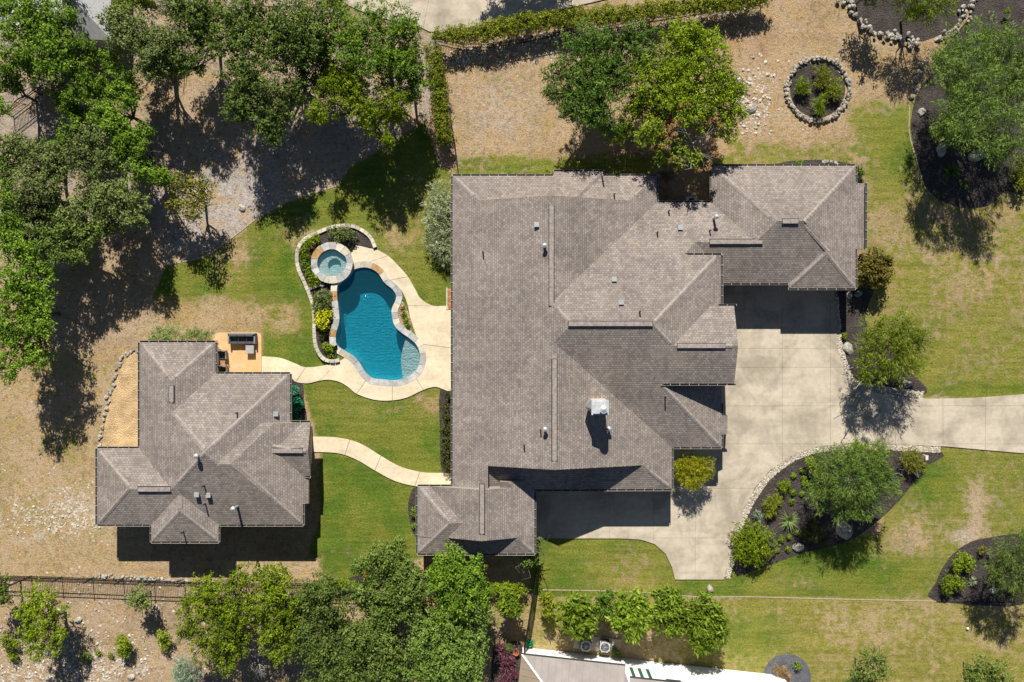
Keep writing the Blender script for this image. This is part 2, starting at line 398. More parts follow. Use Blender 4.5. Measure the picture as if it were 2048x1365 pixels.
    me.loops.add(Fq.size); me.loops.foreach_set('vertex_index', Fq.ravel())
    me.polygons.add(len(Fq)); me.polygons.foreach_set('loop_start', np.arange(0, Fq.size, 4))
    me.update()
    a = me.attributes.new('soil', 'FLOAT_COLOR', 'POINT'); a.data.foreach_set('color', np.concatenate([soil, np.ones(X.shape+(1,))], -1).ravel())
    for nm, arr in (('green', g), ('pebble', peb), ('lush', lush)):
        a = me.attributes.new(nm, 'FLOAT', 'POINT'); a.data.foreach_set('value', arr.ravel())
    tag(link('ground', me, GROUND), kind='structure')
build_ground()

def sheet(name, pts, mat, z, smooth=4, wz=0.0, base=None, edge=None):
    q = W2(pts, wz)
    if smooth: q = catmull(q, smooth)
    bm = bmesh.new(); prism(bm, q, base, z); bmesh.ops.triangulate(bm, faces=[f for f in bm.faces if len(f.verts) > 4]); finish(bm)
    if base is None:
        for f in bm.faces:
            f.normal_update()
            if f.normal.z < 0: f.normal_flip()
    o = from_bm(name, bm, mat); tag(o, kind='structure'); return o

def slabs(parent, poly, lines, gap, z0, z1, mat):
    """cut a polygon along lines into separate slab parts"""
    bm = bmesh.new(); f = bm.faces.new([bm.verts.new((p.x, p.y, z1)) for p in poly]); bmesh.ops.triangulate(bm, faces=[f])
    LN = []
    gap *= .45
    for (a, b) in lines:
        a = Vector((*a, 0)); b = Vector((*b, 0)); d = (b-a).normalized(); n = Vector((-d.y, d.x, 0)); LN.append((a, n))
        for s in (1, -1):
            bmesh.ops.bisect_plane(bm, geom=bm.verts[:]+bm.edges[:]+bm.faces[:], dist=1e-5, plane_co=a+n*s*gap/2, plane_no=n)
    groups = {}
    for f in bm.faces:
        c = f.calc_center_median(); sig = []; bad = False
        for a, n in LN:
            d = (c-a).dot(n)
            if abs(d) < gap/2: bad = True
            sig.append(d > 0)
        if not bad: groups.setdefault(tuple(sig), []).append([v.co.copy() for v in f.verts])
    for sig, fs in groups.items():
        b2 = bmesh.new()
        for vs in fs: b2.faces.new([b2.verts.new(v) for v in vs])
        bmesh.ops.remove_doubles(b2, verts=b2.verts, dist=1e-4); bmesh.ops.dissolve_limit(b2, angle_limit=.01, verts=b2.verts, edges=b2.edges)
        r = bmesh.ops.extrude_face_region(b2, geom=b2.faces[:])
        for v in r['geom']:
            if isinstance(v, bmesh.types.BMVert): v.co.z = z0
        bmesh.ops.triangulate(b2, faces=[f for f in b2.faces if len(f.verts) > 4]); finish(b2)
        from_bm('slab', b2, mat, parent)
    bm.free()

# driveway ------------------------------------------------------------------------------------
drive = [(1062,900),(1300,900),(1300,556),(1664,556),(1668,600),(1672,655),(1674,695),(1688,742),(1702,770),(1760,788),(1830,797),(1865,798),(1950,796),(2110,784),(2110,912),(1990,902),(1890,893),(1790,889),(1700,888),(1640,892),(1590,908),(1540,940),(1510,975),(1486,1020),(1467,1075),(1457,1120),(1447,1159),(1350,1159),(1344,1135),(1331,1108),(1309,1088),(1280,1079),(1240,1077),(1062,1077)]
o = sheet('driveway', drive, DARKJOINT, .03, 0)
lines = [((wx(x), 0), (wx(x), 1)) for x in (1132,1219,1307,1390,1564,1660,1790,1885,1970)] + [((0, wy(y)), (1, wy(y))) for y in (697,735,812,888,977,1076)]
slabs(o, W2(drive), lines, .030, .031, .075, CONC)
nd = [(600,-90),(640,-40),(672,-4),(693,10),(730,26),(790,44),(835,52),(858,64),(884,66),(960,52),(1080,30),(1200,2),(1330,-30),(1330,-120),(600,-120)]
o = sheet('neighbour_driveway', nd, DARKJOINT, .03, 0)
lines = [((wx(690), wy(10)), (wx(702), wy(-40))), ((wx(771), wy(18)), (wx(782), wy(-30))), ((wx(850), wy(40)), (wx(862), wy(-20))), ((wx(1041), wy(30)), (wx(1041), wy(0)))]
slabs(o, W2(nd), lines, .03, .031, .075, CONC)

# strips made of matched stations: pool deck and garden path -----------------------------------
def strip(name, outer, inner, joints, mat, z1=.075, gap=.03, sub=5):
    base = bpy.data.objects.new
    A = catmull(W2(outer), sub, False); B = catmull(W2(inner), sub, False); n = len(A)
    bm = bmesh.new(); prism(bm, [a for a in A] + [b for b in reversed(B)], None, .03)
    bmesh.ops.triangulate(bm, faces=bm.faces[:])
    par = from_bm(name, bm, DARKJOINT); tag(par, kind='structure')
    cuts = [0] + [j*sub for j in joints] + [n-1]
    for a, b in zip(cuts[:-1], cuts[1:]):
        As = A[a:b+1]; Bs = B[a:b+1]
        if len(As) < 2: continue
        As = list(As); Bs = list(Bs)
        for Q in (As, Bs):
            if a > 0: Q[0] = Q[0] + (Q[1]-Q[0]).normalized()*gap/2
            if b < n-1: Q[-1] = Q[-1] + (Q[-2]-Q[-1]).normalized()*gap/2
        bm = bmesh.new()
        t = [[bm.verts.new((p.x, p.y, z)) for p in Q] for Q in (As, Bs) for z in (z1, .031)]
        for i in range(len(As)-1):
            bm.faces.new((t[0][i], t[0][i+1], t[2][i+1], t[2][i]))
            bm.faces.new((t[0][i], t[1][i], t[1][i+1], t[0][i+1])); bm.faces.new((t[2][i], t[2][i+1], t[3][i+1], t[3][i]))
        for i in (0, -1): bm.faces.new((t[0][i], t[1][i], t[3][i], t[2][i]))
        finish(bm); from_bm('slab', bm, mat, par)
    return par
deck_o = [(714,488),(735,495),(754,500),(776,512),(795,530),(816,554),(830,578),(842,598),(866,612),(906,620),(906,697),(906,778),(872,774),(847,780),(815,795),(785,801),(750,800),(714,788),(695,773),(676,763),(655,760),(638,762),(615,767),(592,764),(583,757),(560,754),(524,752)]
deck_i = [(700,512),(704,522),(712,532),(735,526),(762,540),(776,562),(796,574),(808,590),(816,612),(822,640),(838,688),(848,716),(842,742),(830,754),(812,766),(785,772),(758,770),(733,760),(718,744),(706,728),(693,716),(680,722),(650,731),(612,735),(590,727),(560,716),(524,713)]
strip('pool_deck', deck_o, deck_i, [3,5,8,10,13,15,17,21,23], CONC2)
strip('garden_path', [(604,874),(660,874),(700,880),(730,892),(762,912),(800,933),(840,944),(870,946),(912,946)], [(604,904),(660,905),(690,910),(720,923),(750,941),(790,962),(830,972),(870,973),(912,973)], [2,4,6], CONC2)
sheet('stained_patio', [(425,672),(432,669),(438,665.5),(515,665.5),(521,668),(523.5,674),(523.5,756),(425,756)], ORANGE, .075, 0, base=.0)
sheet('granite_gravel_strip', [(285,700),(262,708),(245,730),(232,760),(222,795),(212,840),(203,900),(290,905),(290,700)], DG, .02, 0)

beds = {
 'planter_soil': ([(750,497),(741,478),(728,466),(708,457),(688,455),(662,459),(636,470),(613,482),(601,497),(599,517),(603,540),(613,564),(622,585),(630,610),(634,640),(634,680),(640,701),(651,715),(666,720),(672,718),(674,690),(668,640),(668,600),(668,570),(650,562),(632,548),(624,526),(630,504),(645,490),(664,485),(690,490),(703,500),(712,490)], MULCH, .12),
 'sandy_bed': ([(799,598),(808,608),(818,628),(823,650),(822,668),(803,657),(792,640),(790,620)], BEDSAND, .022),
 'mulch_bed': ([(1470,1148),(1466,1100),(1490,1030),(1520,985),(1550,945),(1600,912),(1650,896),(1720,892),(1884,905),(1850,935),(1800,1000),(1740,1055),(1690,1085),(1610,1105),(1540,1130),(1490,1148)], MULCH, .018),
 'tree_bed': ([(1838,180),(1824,225),(1823,270),(1838,330),(1850,370),(1880,402),(1930,416),(1980,410),(2012,382),(2080,360),(2080,-30),(1955,-30),(1940,30),(1905,75),(1880,110),(1862,150)], MULCH, .018),
 'verge_bed': ([(1682,556),(1750,560),(1730,640),(1770,690),(1820,745),(1852,775),(1845,790),(1780,785),(1715,768),(1692,735),(1678,690),(1674,640)], MULCH, .018),
 'corner_bed': ([(1870,1202),(1872,1165),(1895,1120),(1930,1090),(1975,1076),(2080,1075),(2080,1203)], MULCH, .018),
 'slate_bed': ([(1574+48*math.cos(a), 1356+48*math.sin(a)) for a in [i*math.pi/12 for i in range(24)]], SLATE, .018),
 'foundation_bed': ([(1540,336),(1562,326),(1600,321),(1660,321),(1712,332),(1722,352),(1722,372),(1700,380),(1540,380)], MULCH, .018),
 'wall_bed': ([(880,782),(906,778),(910,945),(884,945),(880,860)], MULCH, .018),
 'porch_bed': ([(836,976),(822,985),(816,1020),(824,1060),(838,1080),(846,1030)], MULCH, .018),
 'pot_bed': ([(570,757),(588,762),(605,766),(608,800),(612,850),(570,850)], MULCH, .018),
 'flower_bed': ([(680,1165),(720,1150),(760,1130),(830,1140),(850,1172),(760,1176)], MULCH, .018),
 'round_bed': ([(1635+55*math.cos(a), 180+55*math.sin(a)) for a in [i*math.pi/12 for i in range(24)]], MULCH, .018),
 'side_bed': ([(986,1300),(1000,1290),(1045,1290),(1036,1400),(986,1400)], MULCH, .018),
 'grove_bed': ([(1690,-40),(1700,10),(1722,50),(1770,75),(1830,85),(1880,70),(1920,40),(1950,-40)], MULCH, .012),
}
for nm, (pts, mt, z) in beds.items(): sheet(nm, pts, mt, z, 3)

# stones --------------------------------------------------------------------------------------
def rock_mesh(seed, flat=.6):
    r = random.Random(seed); bm = bmesh.new(); bmesh.ops.create_icosphere(bm, subdivisions=1, radius=1)
    for v in bm.verts: v.co *= r.uniform(.72, 1.18)
    for v in bm.verts: v.co.z *= flat
    bmesh.ops.bevel(bm, geom=[e for e in bm.edges if r.random() < .0], offset=.1) if False else None
    me = bpy.data.meshes.new('stone'); bm.to_mesh(me); bm.free(); return me
def small_rock(seed):
    r = random.Random(seed); bm = bmesh.new(); bmesh.ops.create_icosphere(bm, subdivisions=1, radius=1)
    vs = bm.verts[:]
    for v in vs: v.co = Vector((v.co.x*r.uniform(.75, 1.15), v.co.y*r.uniform(.75, 1.15), v.co.z*r.uniform(.5, .8)))
    bmesh.ops.dissolve_limit(bm, angle_limit=.25, verts=bm.verts, edges=bm.edges); bmesh.ops.triangulate(bm, faces=bm.faces[:])
    me = bpy.data.meshes.new('stone'); bm.to_mesh(me); bm.free(); return me
ROCKS = [small_rock(i) for i in range(6)]
for m in ROCKS: m.materials.append(LIME)
def stone_part(parent, x, y, z, r, name='stone'):
    o = bpy.data.objects.new(name, random.choice(ROCKS)); COL.objects.link(o); o.parent = parent
    pl_ = parent.matrix_basis.translation
    o.location = (x-pl_.x, y-pl_.y, z-pl_.z); o.rotation_euler = (random.uniform(-.3, .3), random.uniform(-.3, .3), random.uniform(0, 6.3))
    o.scale = (r*random.uniform(.85, 1.25), r*random.uniform(.7, 1), r*random.uniform(.8, 1.1)); return o
def stone_line(label, pts, r, z, closed=False, jitter=.12, rows=1, name='stone_border', dens=1.1):
    Q = catmull(W2(pts), 6, closed); L = sum((Q[i+1]-Q[i]).length for i in range(len(Q)-1))
    n = int(L/(r*dens)); R = resample(Q, n, closed); c = sum(R, Vector((0, 0)))/len(R)
    t = empty(name, (c.x, c.y, 0), label, 'stone border')
    for k in range(rows):
        for p in R:
            s = random.uniform(.75, 1.25)*r
            stone_part(t, p.x+random.gauss(0, jitter*r*2)*(1+k), p.y+random.gauss(0, jitter*r*2)*(1+k), z*random.uniform(.6, 1)+k*r*.6, s*(.8 if k else 1))
    return t
ring = [(1635+62*math.cos(a), 180+63*math.sin(a)) for a in [i*math.pi/10 for i in range(20)]]
stone_line('ring of stacked limestone rocks around the round shrub bed', ring, .18, .13, True, .12, 2, 'stone_ring')
stone_line('curved row of pale rocks edging the golden gravel beside the guest house', [(284,698),(262,703),(245,715),(236,735),(228,765),(216,800),(206,845),(199,893)], .17, .08, jitter=.22, dens=1.5)
stone_line('dry stone wall of grey rocks around the shady grove at the top edge', [(1690,-8),(1700,22),(1718,45),(1742,62),(1765,68),(1790,75),(1815,84),(1838,82)], .21, .2, rows=2, jitter=.35, name='dry_stone_wall')
stone_line('tumbled pale rocks between the grove and the mulch at the top right', [(1880,75),(1905,60),(1925,38),(1938,20),(1948,-8)], .17, .12, rows=2, jitter=.5)
stone_line('short run of pale rocks on the left edge of the shaded tree bed', [(1846,125),(1838,155),(1828,180),(1822,196)], .2, .1, jitter=.3)
stone_line('line of small dark edging rocks along the foot of the iron fence', [(180,1154),(230,1154),(280,1157),(330,1160),(380,1163)], .14, .06, jitter=.25)
stone_line('pale rocks at the corner of the mulch strip behind the garage wing', [(1646,327),(1660,326),(1672,328),(1716,352),(1722,365)], .16, .07, jitter=.3)

def rubble(name, label, sampler, n, rr, mat, z=.02, cat=None, parent=None):
    """many small stones nobody could count, in one mesh"""
    t = np.random.RandomState(abs(hash(name)) % 9999 if False else len(name)*37)
    bv = np.array([[1,0,0],[-.5,.87,0],[-.5,-.87,0],[.1,.1,.75],[.75,.6,.35],[-.9,.2,.3]]) ; bf = np.array([[0,4,3],[4,1,3],[1,5,3],[5,2,3],[2,0,3],[0,1,4],[1,2,5]])
    V = []; Fs = []; T = []; k = 0
    for _ in range(n):
        p = sampler(t)
        if p is None: continue
        r = rr[0]+(rr[1]-rr[0])*t.rand()**2.2; a = t.rand()*6.28; c, s = math.cos(a), math.sin(a)
        q = bv*(r*(.8+.4*t.rand(6, 1))); q = np.stack([q[:, 0]*c-q[:, 1]*s, q[:, 0]*s+q[:, 1]*c, q[:, 2]*.8+z-.01], 1)
        q[:, 0] += p[0]; q[:, 1] += p[1]; V.append(q); Fs.append(bf+k*6); T.append(np.full(6, t.rand())); k += 1
    V = np.concatenate(V); Fs = np.concatenate(Fs); o = tri_mesh(name, V, Fs, mat, np.concatenate(T), parent)
    tag(o, label, cat, kind='stuff'); return o
def tri_mesh(name, V, Fs, mat, tint=None, parent=None, smooth=False):
    me = bpy.data.meshes.new(name); m = Fs.shape[1]
    me.vertices.add(len(V)); me.vertices.foreach_set('co', np.ascontiguousarray(V, dtype=np.float32).ravel())
    me.loops.add(Fs.size); me.loops.foreach_set('vertex_index', Fs.astype(np.int32).ravel())
    me.polygons.add(len(Fs)); me.polygons.foreach_set('loop_start', np.arange(0, Fs.size, m, dtype=np.int32)); me.update()
    if tint is not None:
        a = me.attributes.new('tint', 'FLOAT', 'POINT'); a.data.foreach_set('value', tint.astype(np.float32))
    return link(name, me, mat, parent)
def m_pebble(name, a, b):
    k = N(name); t = k.attr('tint').outputs['Fac']; k.bump(k.noise(20, 3), .5, .02); return k.fin(k.mix(t, a, b), .9, .2)
PEB = m_pebble('pale_pebbles', (.25, .21, .16), (.58, .52, .43))
PEBW = m_pebble('white_rubble', (.32, .27, .21), (.58, .53, .46))
def band(pts, w):
    Q = resample(catmull(W2(pts), 6, False), 80, False)
    def f(t):
        i = t.randint(len(Q)-1); p = Q[i].lerp(Q[i+1], t.rand()); d = (Q[i+1]-Q[i]).normalized(); n = Vector((-d.y, d.x)); q = p+n*t.normal(0, 1)*w*.45 if w < 0 else p+n*(t.rand()-.5)*w
        return (q.x, q.y)
    return f
rubble('cobble_edging', 'band of river cobbles curving along the driveway around the island bed', band([(1454,1156),(1462,1120),(1472,1075),(1492,1025),(1516,982),(1546,946),(1594,914),(1642,899),(1700,894),(1790,896),(1880,900)], .42), 4200, (.05, .12), PEB, .03, 'cobbles')
rubble('cobble_verge', 'band of cobbles between the garage driveway and the mulch verge', band([(1668,590),(1673,650),(1680,700),(1692,740),(1708,768),(1760,780),(1846,792)], .50), 2000, (.05, .13), PEB, .03, 'cobbles')
def blob(cx, cy, rx, ry): return lambda t: (wx(cx+t.normal()*rx), wy(cy+t.normal()*ry))
rubble('limestone_rubble', 'white limestone rubble scattered over the bare slope at the lower left', lambda t: (lambda a, b: (wx(a), wy(b)) if b > 1165 and a < 620 else None)(t.rand()*620-10 if t.rand() < .6 else 120+t.normal()*90, 1165+t.rand()*215 if t.rand() < .5 else 1340+t.normal()*28), 1000, (.03, .14), PEBW, .01, 'rubble')
rubble('fence_rubble', 'shaded pale rubble lying along the foot of the clipped boundary hedge', band([(890,120),(960,104),(1060,84),(1180,60),(1320,36),(1520,20)], 1.1), 1100, (.03, .14), PEBW, .01, 'rubble')
rubble('yard_rubble', 'bleached stones strewn over the dry yard right of the big trees', blob(1505,205,22,36), 260, (.04, .17), PEBW, .01, 'rubble')
rubble('slope_rubble', 'pale broken stone on the dry slope left of the guest house', blob(110,1040,60,22), 130, (.04, .14), PEBW, .0, 'rubble')
def boulder(px, py, r, label, z=.1, sq=.6):
    bm = bmesh.new(); bmesh.ops.create_icosphere(bm, subdivisions=3, radius=1); rr = random.Random(int(px*7+py))
    ph = [Vector((rr.gauss(0, 1), rr.gauss(0, 1), rr.gauss(0, 1))).normalized() for _ in range(12)]
    for v in bm.verts:
        d = v.co.normalized(); k = 1
        for q in ph:
            e = d.dot(q)
            if e > .72: k = min(k, .80/e)
        v.co = d*k*(1+rr.uniform(-.035, .035))
    for v in bm.verts: v.co = Vector((v.co.x*r*1.15, v.co.y*r*.85, v.co.z*r*sq))
    c = P(px, py, 0)
    o = from_bm('boulder', bm, LIME, None); o.location = (c.x, c.y, z*r); o.rotation_euler = (0, 0, rr.uniform(0, 3)); return tag(o, label, 'boulder', 'boulders in the garden beds')
boulder(1688,1062,.68,'large grey boulder in the island bed below the feathery tree')
boulder(1596,1094,.42,'small white boulder on the lower edge of the island bed')
boulder(1882,300,.50,'left of the two pale boulders lit in the shaded tree bed')
boulder(1952,312,.55,'right of the two pale boulders lit in the shaded tree bed')
boulder(1843,225,.33,'small rock at the left edge of the shaded tree bed')
boulder(1697,590,.32,'rock just below the corner of the garage roof')
boulder(1716,588,.30,'bluish rock under the bronze shrub beside the garage')
boulder(1695,697,.45,'white rock between the cobbles and the round verge tree')
boulder(1812,768,.36,'rock half hidden under the lower right of the round verge tree')
boulder(1420,1178,.30,'lone white rock on the lawn below the driveway end')
boulder(1985,1182,.30,'rock under the tree at the right edge of the corner bed')
boulder(1835,948,.28,'dark rock in the right tip of the island bed')
boulder(484,416,.28,'brown tree stump like rock on the leaf litter above the lawn')
boulder(668,352,.26,'pale rock at the edge of the litter under the dark shadow')
boulder(158,1240,.30,'pale rock left of the small oak outside the iron fence')
boulder(140,1337,.38,'pale rock at the foot of the large juniper on the bare slope')
boulder(262,1354,.30,'pale rock lying below the round juniper bush on the bare slope')
boulder(1503,218,.42,'largest bleached rock beside the big trees on the dry yard')

# ---------------------------------------------------------------- roofs: convex wings cut by planes
SL = .42
def plane_of(side, px, z, s):
    """roof plane through the (eave) line given by photo pixel and height, rising inwards"""
    if side == 'W': return Vector((wx(px, z), 0, z)), Vector((-s, 0, 1)).normalized()
    if side == 'E': return Vector((wx(px, z), 0, z)), Vector((s, 0, 1)).normalized()
    if side == 'N': return Vector((0, wy(px, z), z)), Vector((0, s, 1)).normalized()
    if side == 'S': return Vector((0, wy(px, z), z)), Vector((0, -s, 1)).normalized()
def uvs(bm, mi_roof=0, mi_other=1):
    uv = bm.loops.layers.uv.get('UVMap') or bm.loops.layers.uv.new('UVMap')
    for f in bm.faces:
        f.normal_update(); n = f.normal
        if n.z > .3 and n.z < .9999:
            f.material_index = mi_roof; u = Vector((-n.y, n.x, 0)).normalized(); v = n.cross(u)
            for l in f.loops: l[uv].uv = (l.vert.co.dot(u)+37.3, l.vert.co.dot(v)+91.7)
        else: f.material_index = mi_other
def wing(parent, foot, planes, off=0.0, zb=None, wall=True, name='roof_section', inset=.5):
    W, E, Nn, Sn = foot
    x0, x1 = wx(*W), wx(*E); y1, y0 = wy(*Nn), wy(*Sn)
    zmin = min(p[2] for p in planes)-.16 if zb is None else zb
    bm = bmesh.new(); bm.loops.layers.uv.new('UVMap'); bmesh.ops.create_cube(bm, size=1, matrix=Matrix.Translation(((x0+x1)/2, (y0+y1)/2, (zmin+10)/2)) @ Matrix.Diagonal((x1-x0, y1-y0, 10-zmin, 1)))
    for pln in planes:
        co, no = plane_of(pln[0], pln[1], pln[2], pln[3] if len(pln) > 3 else SL); co = co+Vector((0, 0, off))
        r = bmesh.ops.bisect_plane(bm, geom=bm.verts[:]+bm.edges[:]+bm.faces[:], dist=1e-5, plane_co=co, plane_no=no, clear_outer=True)
        ed = [e for e in r['geom_cut'] if isinstance(e, bmesh.types.BMEdge)]
        if len(ed) > 2: bmesh.ops.contextual_create(bm, geom=ed)
    finish(bm); uvs(bm)
    o = from_bm(name, bm, [SHING, FASC], parent)
    if wall:
        i = inset+random.uniform(0, .03); b2 = bmesh.new()
        box(b2, ((x0+x1)/2, (y0+y1)/2, (zmin+.05)/2), (max(.3, x1-x0-2*i), max(.3, y1-y0-2*i), zmin+.05)); from_bm('wall', b2, STUC, parent)
    return o
def hit(px, py):
    o = Vector((0, 0, H)); h = BVH[0].ray_cast(o, (P(px, py, 0)-o).normalized())
    return h[0] if h[0] is not None and h[0].z > 2 else None
def crest(px, py, nx, ny):
    best = None
    for k in range(-8, 9):
        h = hit(px+nx*k, py+ny*k)
        if h is not None and (best is None or h.z > best.z+1e-4): best = h
    return best
def build_bvh(parent):
    from mathutils.bvhtree import BVHTree
    V = []; Fc = []; M = parent.matrix_basis
    for o in parent.children:
        if not o.name.startswith('roof_section'): continue
        n0 = len(V); V += [M @ o.matrix_basis @ v.co for v in o.data.vertices]; Fc += [[n0+i for i in p.vertices] for p in o.data.polygons]
    BVH[0] = BVHTree.FromPolygons(V, Fc)
BVH = [None]
def caprun(bm, p0, p1, w=.15):
    L = math.hypot(p1[0]-p0[0], p1[1]-p0[1]); n = max(2, int(L*PX/.26)); nx, ny = -(p1[1]-p0[1])/L, (p1[0]-p0[0])/L
    pts = [crest(p0[0]+(p1[0]-p0[0])*i/n, p0[1]+(p1[1]-p0[1])*i/n, nx, ny) for i in range(1, n)]; pts = [p for p in pts if p is not None]
    if len(pts) < 2: return
    a, b = pts[1 if len(pts) > 3 else 0], pts[-2 if len(pts) > 3 else -1]; d = (b-a)
    if d.length < .2: return
    m = max(1, int(d.length/.27)); d.normalize(); side = d.cross(Vector((0, 0, 1))).normalized(); a = a-d*.2; b = b+d*.2
    for i in range(m):
        p = a.lerp(b, i/m); q = a.lerp(b, (i+1)/m); u = Vector((0, 0, .022)); dn = Vector((0, 0, -.055))
        v = [bm.verts.new(x) for x in (p-side*w+dn+u, p+u, p+side*w+dn+u, q-side*w+dn+u*1.5, q+u*1.5, q+side*w+dn+u*1.5)]
        bm.faces.new((v[0], v[1], v[4], v[3])); bm.faces.new((v[1], v[2], v[5], v[4]))
def capline(bm, a, b, w=.13, lift=.012):
    """run of ridge shingles between two points"""
    a = Vector(a); b = Vector(b); d = b-a; L = d.length; n = max(1, int(L/.28)); d.normalize(); side = d.cross(Vector((0, 0, 1))).normalized()
    for i in range(n):
        p = a+d*(L*i/n); q = a+d*(L*(i+1)/n); up = Vector((0, 0, lift+.012*(i % 2)))
        vs = [p-side*w-Vector((0, 0, .05))+up, p+up*1.4, p+side*w-Vector((0, 0, .05))+up, q-side*w-Vector((0, 0, .05))+up*1.6, q+up*2, q+side*w-Vector((0, 0, .05))+up*1.6]
        v = [bm.verts.new(x) for x in vs]; bm.faces.new((v[0], v[1], v[4], v[3])); bm.faces.new((v[1], v[2], v[5], v[4]))
def PP(px, py, z): return tuple(P(px, py, z))
def ridge_vent(parent, p0, p1, z, w=.30):
    dx, dy = (1, 0) if abs(p1[1]-p0[1]) > abs(p1[0]-p0[0]) else (0, 1)
    hm = [crest(p0[0]+(p1[0]-p0[0])*t, p0[1]+(p1[1]-p0[1])*t, dx, dy) for t in (.3, .4, .5, .6, .7)]; hm = sorted([h for h in hm if h is not None], key=lambda h: h.z)[2]
    z = hm.z+.02; a = P(p0[0], p0[1], z); b = P(p1[0], p1[1], z)
    if dx: a.x = b.x = hm.x
    else: a.y = b.y = hm.y
    c = (a+b)/2; L = (b-a).length; bm = bmesh.new(); rz = math.atan2(b.y-a.y, b.x-a.x)
    n = max(2, int(L/.6))
    for i in range(n):
        p = a.lerp(b, (i+.5)/n); box(bm, (p.x, p.y, z+.0+.008*(i % 2)), (L/n-.01, w, .05), rz)
    box(bm, (c.x, c.y, z-.088), (L+.05, w+.09, .17), rz, 1)
    return from_bm('ridge_vent', bm, [CAPM, DARKM], parent)
def gutter(parent, p0, p1, z=2.8):
    a = P(p0[0], p0[1], z); b = P(p1[0], p1[1], z); d = (b-a); L = d.length; d.normalize(); rz = math.atan2(d.y, d.x); c = (a+b)/2
    n = Vector((-d.y, d.x, 0)); c0 = P((p0[0]+p1[0])/2, (p0[1]+p1[1])/2, z)
    s = getattr(gutter, 'side', 1); m = n*s
    bm = bmesh.new()
    box(bm, c+m*.055+Vector((0, 0, -.10)), (L, .11, .02), rz, 0); box(bm, c+m*.115+Vector((0, 0, -.045)), (L, .012, .11), rz, 2)
    k = max(2, int(L/.62))
    for i in range(k+1):
        p = a+d*(L*i/k); box(bm, p+m*.06+Vector((0, 0, -.01)), (.035, .12, .02), rz, 1)
    from_bm('gutter', bm, [SOFF, GALV, FASC], parent)
def gut(parent, segs, z=2.8):
    for p0, p1, s in segs: gutter.side = s; gutter(parent, p0, p1, z)
def roofz(bms, x, y): return 0
def vent(parent, px, py, z, kind='pipe', h=.45):
    c = hit(px, py) or P(px, py, z); bm = bmesh.new()
    if kind == 'pipe': bar(bm, c-Vector((0, 0, .3)), c+Vector((0, 0, h)), .05, .05, 8); m = DARKM; nm = 'vent_pipe'
    elif kind == 'flue':
        bar(bm, c-Vector((0, 0, .3)), c+Vector((0, 0, h)), .09, .09, 10); bar(bm, c+Vector((0, 0, h)), c+Vector((0, 0, h+.07)), .17, .17, 12); bar(bm, c+Vector((0, 0, h+.07)), c+Vector((0, 0, h+.16)), .17, .03, 12); m = GALV; nm = 'flue'
    else: box(bm, c+Vector((0, 0, .06)), (.27, .27, .22)); box(bm, c+Vector((0, 0, .19)), (.33, .33, .035)); m = GALV; nm = 'roof_vent'
    return from_bm(nm, bm, m, parent)
def window(parent, c, w, h, axis, dz=0):
    """window on a wall facing axis, frame and pane"""
    bm = bmesh.new(); t = .08
    ax = {'S': 0, 'N': 0, 'E': math.pi/2, 'W': math.pi/2}[axis]
    R = Matrix.Translation(c) @ Matrix.Rotation(ax, 4, 'Z')
    for s in (-1, 1): box(bm, (s*w/2, 0, 0), (t, .14, h+t), M=R); box(bm, (0, 0, s*h/2), (w-t, .13, t), M=R)
    box(bm, (0, 0, 0), (.04, .10, h-t), M=R)
    f = from_bm('window', bm, WHITEW, parent); b2 = bmesh.new(); box(b2, (0, 0, 0), (w-.04, .07, h-.04), M=R); from_bm('pane', b2, GLASS, f)

main = empty('main_house', P(1180, 700, 0), 'large house with sprawling brown shingle hip roofs beside the pool', 'house')
E_ = 2.8
# (west, east, north, south) limits as (pixel, height); planes: side, pixel, height, slope
wing(main, ((905,E_),(1314,E_),(397,4.5),(650,5)), [('W',905,E_),('E',1314,E_,.381)])
wing(main, ((905,E_),(1344,E_),(650,5),(935,4.5)), [('W',905,E_),('E',1344,E_,.35)])
wing(main, ((905,E_),(1314,E_),(352,E_),(397,4.5)), [('W',905,E_),('E',1314,E_,.381),('N',352,E_)])
wing(main, ((1107,E_),(1206,E_),(343,E_),(397,4.5)), [('N',343,E_),('E',1206,E_)])
wing(main, ((976,3.7),(1344,E_),(935,4.5),(979,E_)), [('S',979,E_),('E',1344,E_,.35)])
wing(main, ((905,E_),(976,3.7),(935,4.5),(1015,3)), [('W',905,E_)], wall=False)
wing(main, ((835,E_),(930,3.5),(973,E_),(1078,3.4)), [('W',835,E_),('N',973,E_),('S',1108,E_)])
wing(main, ((861,E_),(1069,E_),(973,E_),(1078,3.6)), [('W',861,E_),('E',1069,E_)], wall=False, off=.006)
wing(main, ((1000,E_),(1069,E_),(960,E_),(1010,E_)), [('E',1069,E_),('S',1016,E_)], wall=False, off=.012)
wing(main, ((835,E_),(1069,E_),(1078,3.6),(1108,E_)), [('W',835,E_),('E',1069,E_),('S',1108,E_)])
wing(main, ((1103,5.6),(1370,3.5),(405,E_),(768,4.7)), [('N',405,E_,.40),('S',895,E_,.40),('W',905,2.82),('E',1305,6.24,.40)], zb=2.64, inset=.6)
wing(main, ((1370,3.5),(1443,4.4),(510,4.4),(768,4.7)), [('N',405,E_,.40),('S',895,E_,.40),('E',1305,6.24,.40)], zb=4.0)
wing(main, ((1103,5.6),(1443,E_),(768,4.7),(895,E_)), [('S',895,E_,.40),('E',1443,E_,.40),('W',905,2.82)])
wing(main, ((1300,5.7),(1473,5.2),(612,4.6),(768,4.7)), [('S',895,2.81,.40),('N',692,5.65,.40)], zb=4.35)
wing(main, ((1370,3.5),(1443,4.4),(405,E_),(510,4.4)), [('N',405,E_,.40),('E',1370,4.30,.42)], zb=2.64, wall=False, off=-.008)
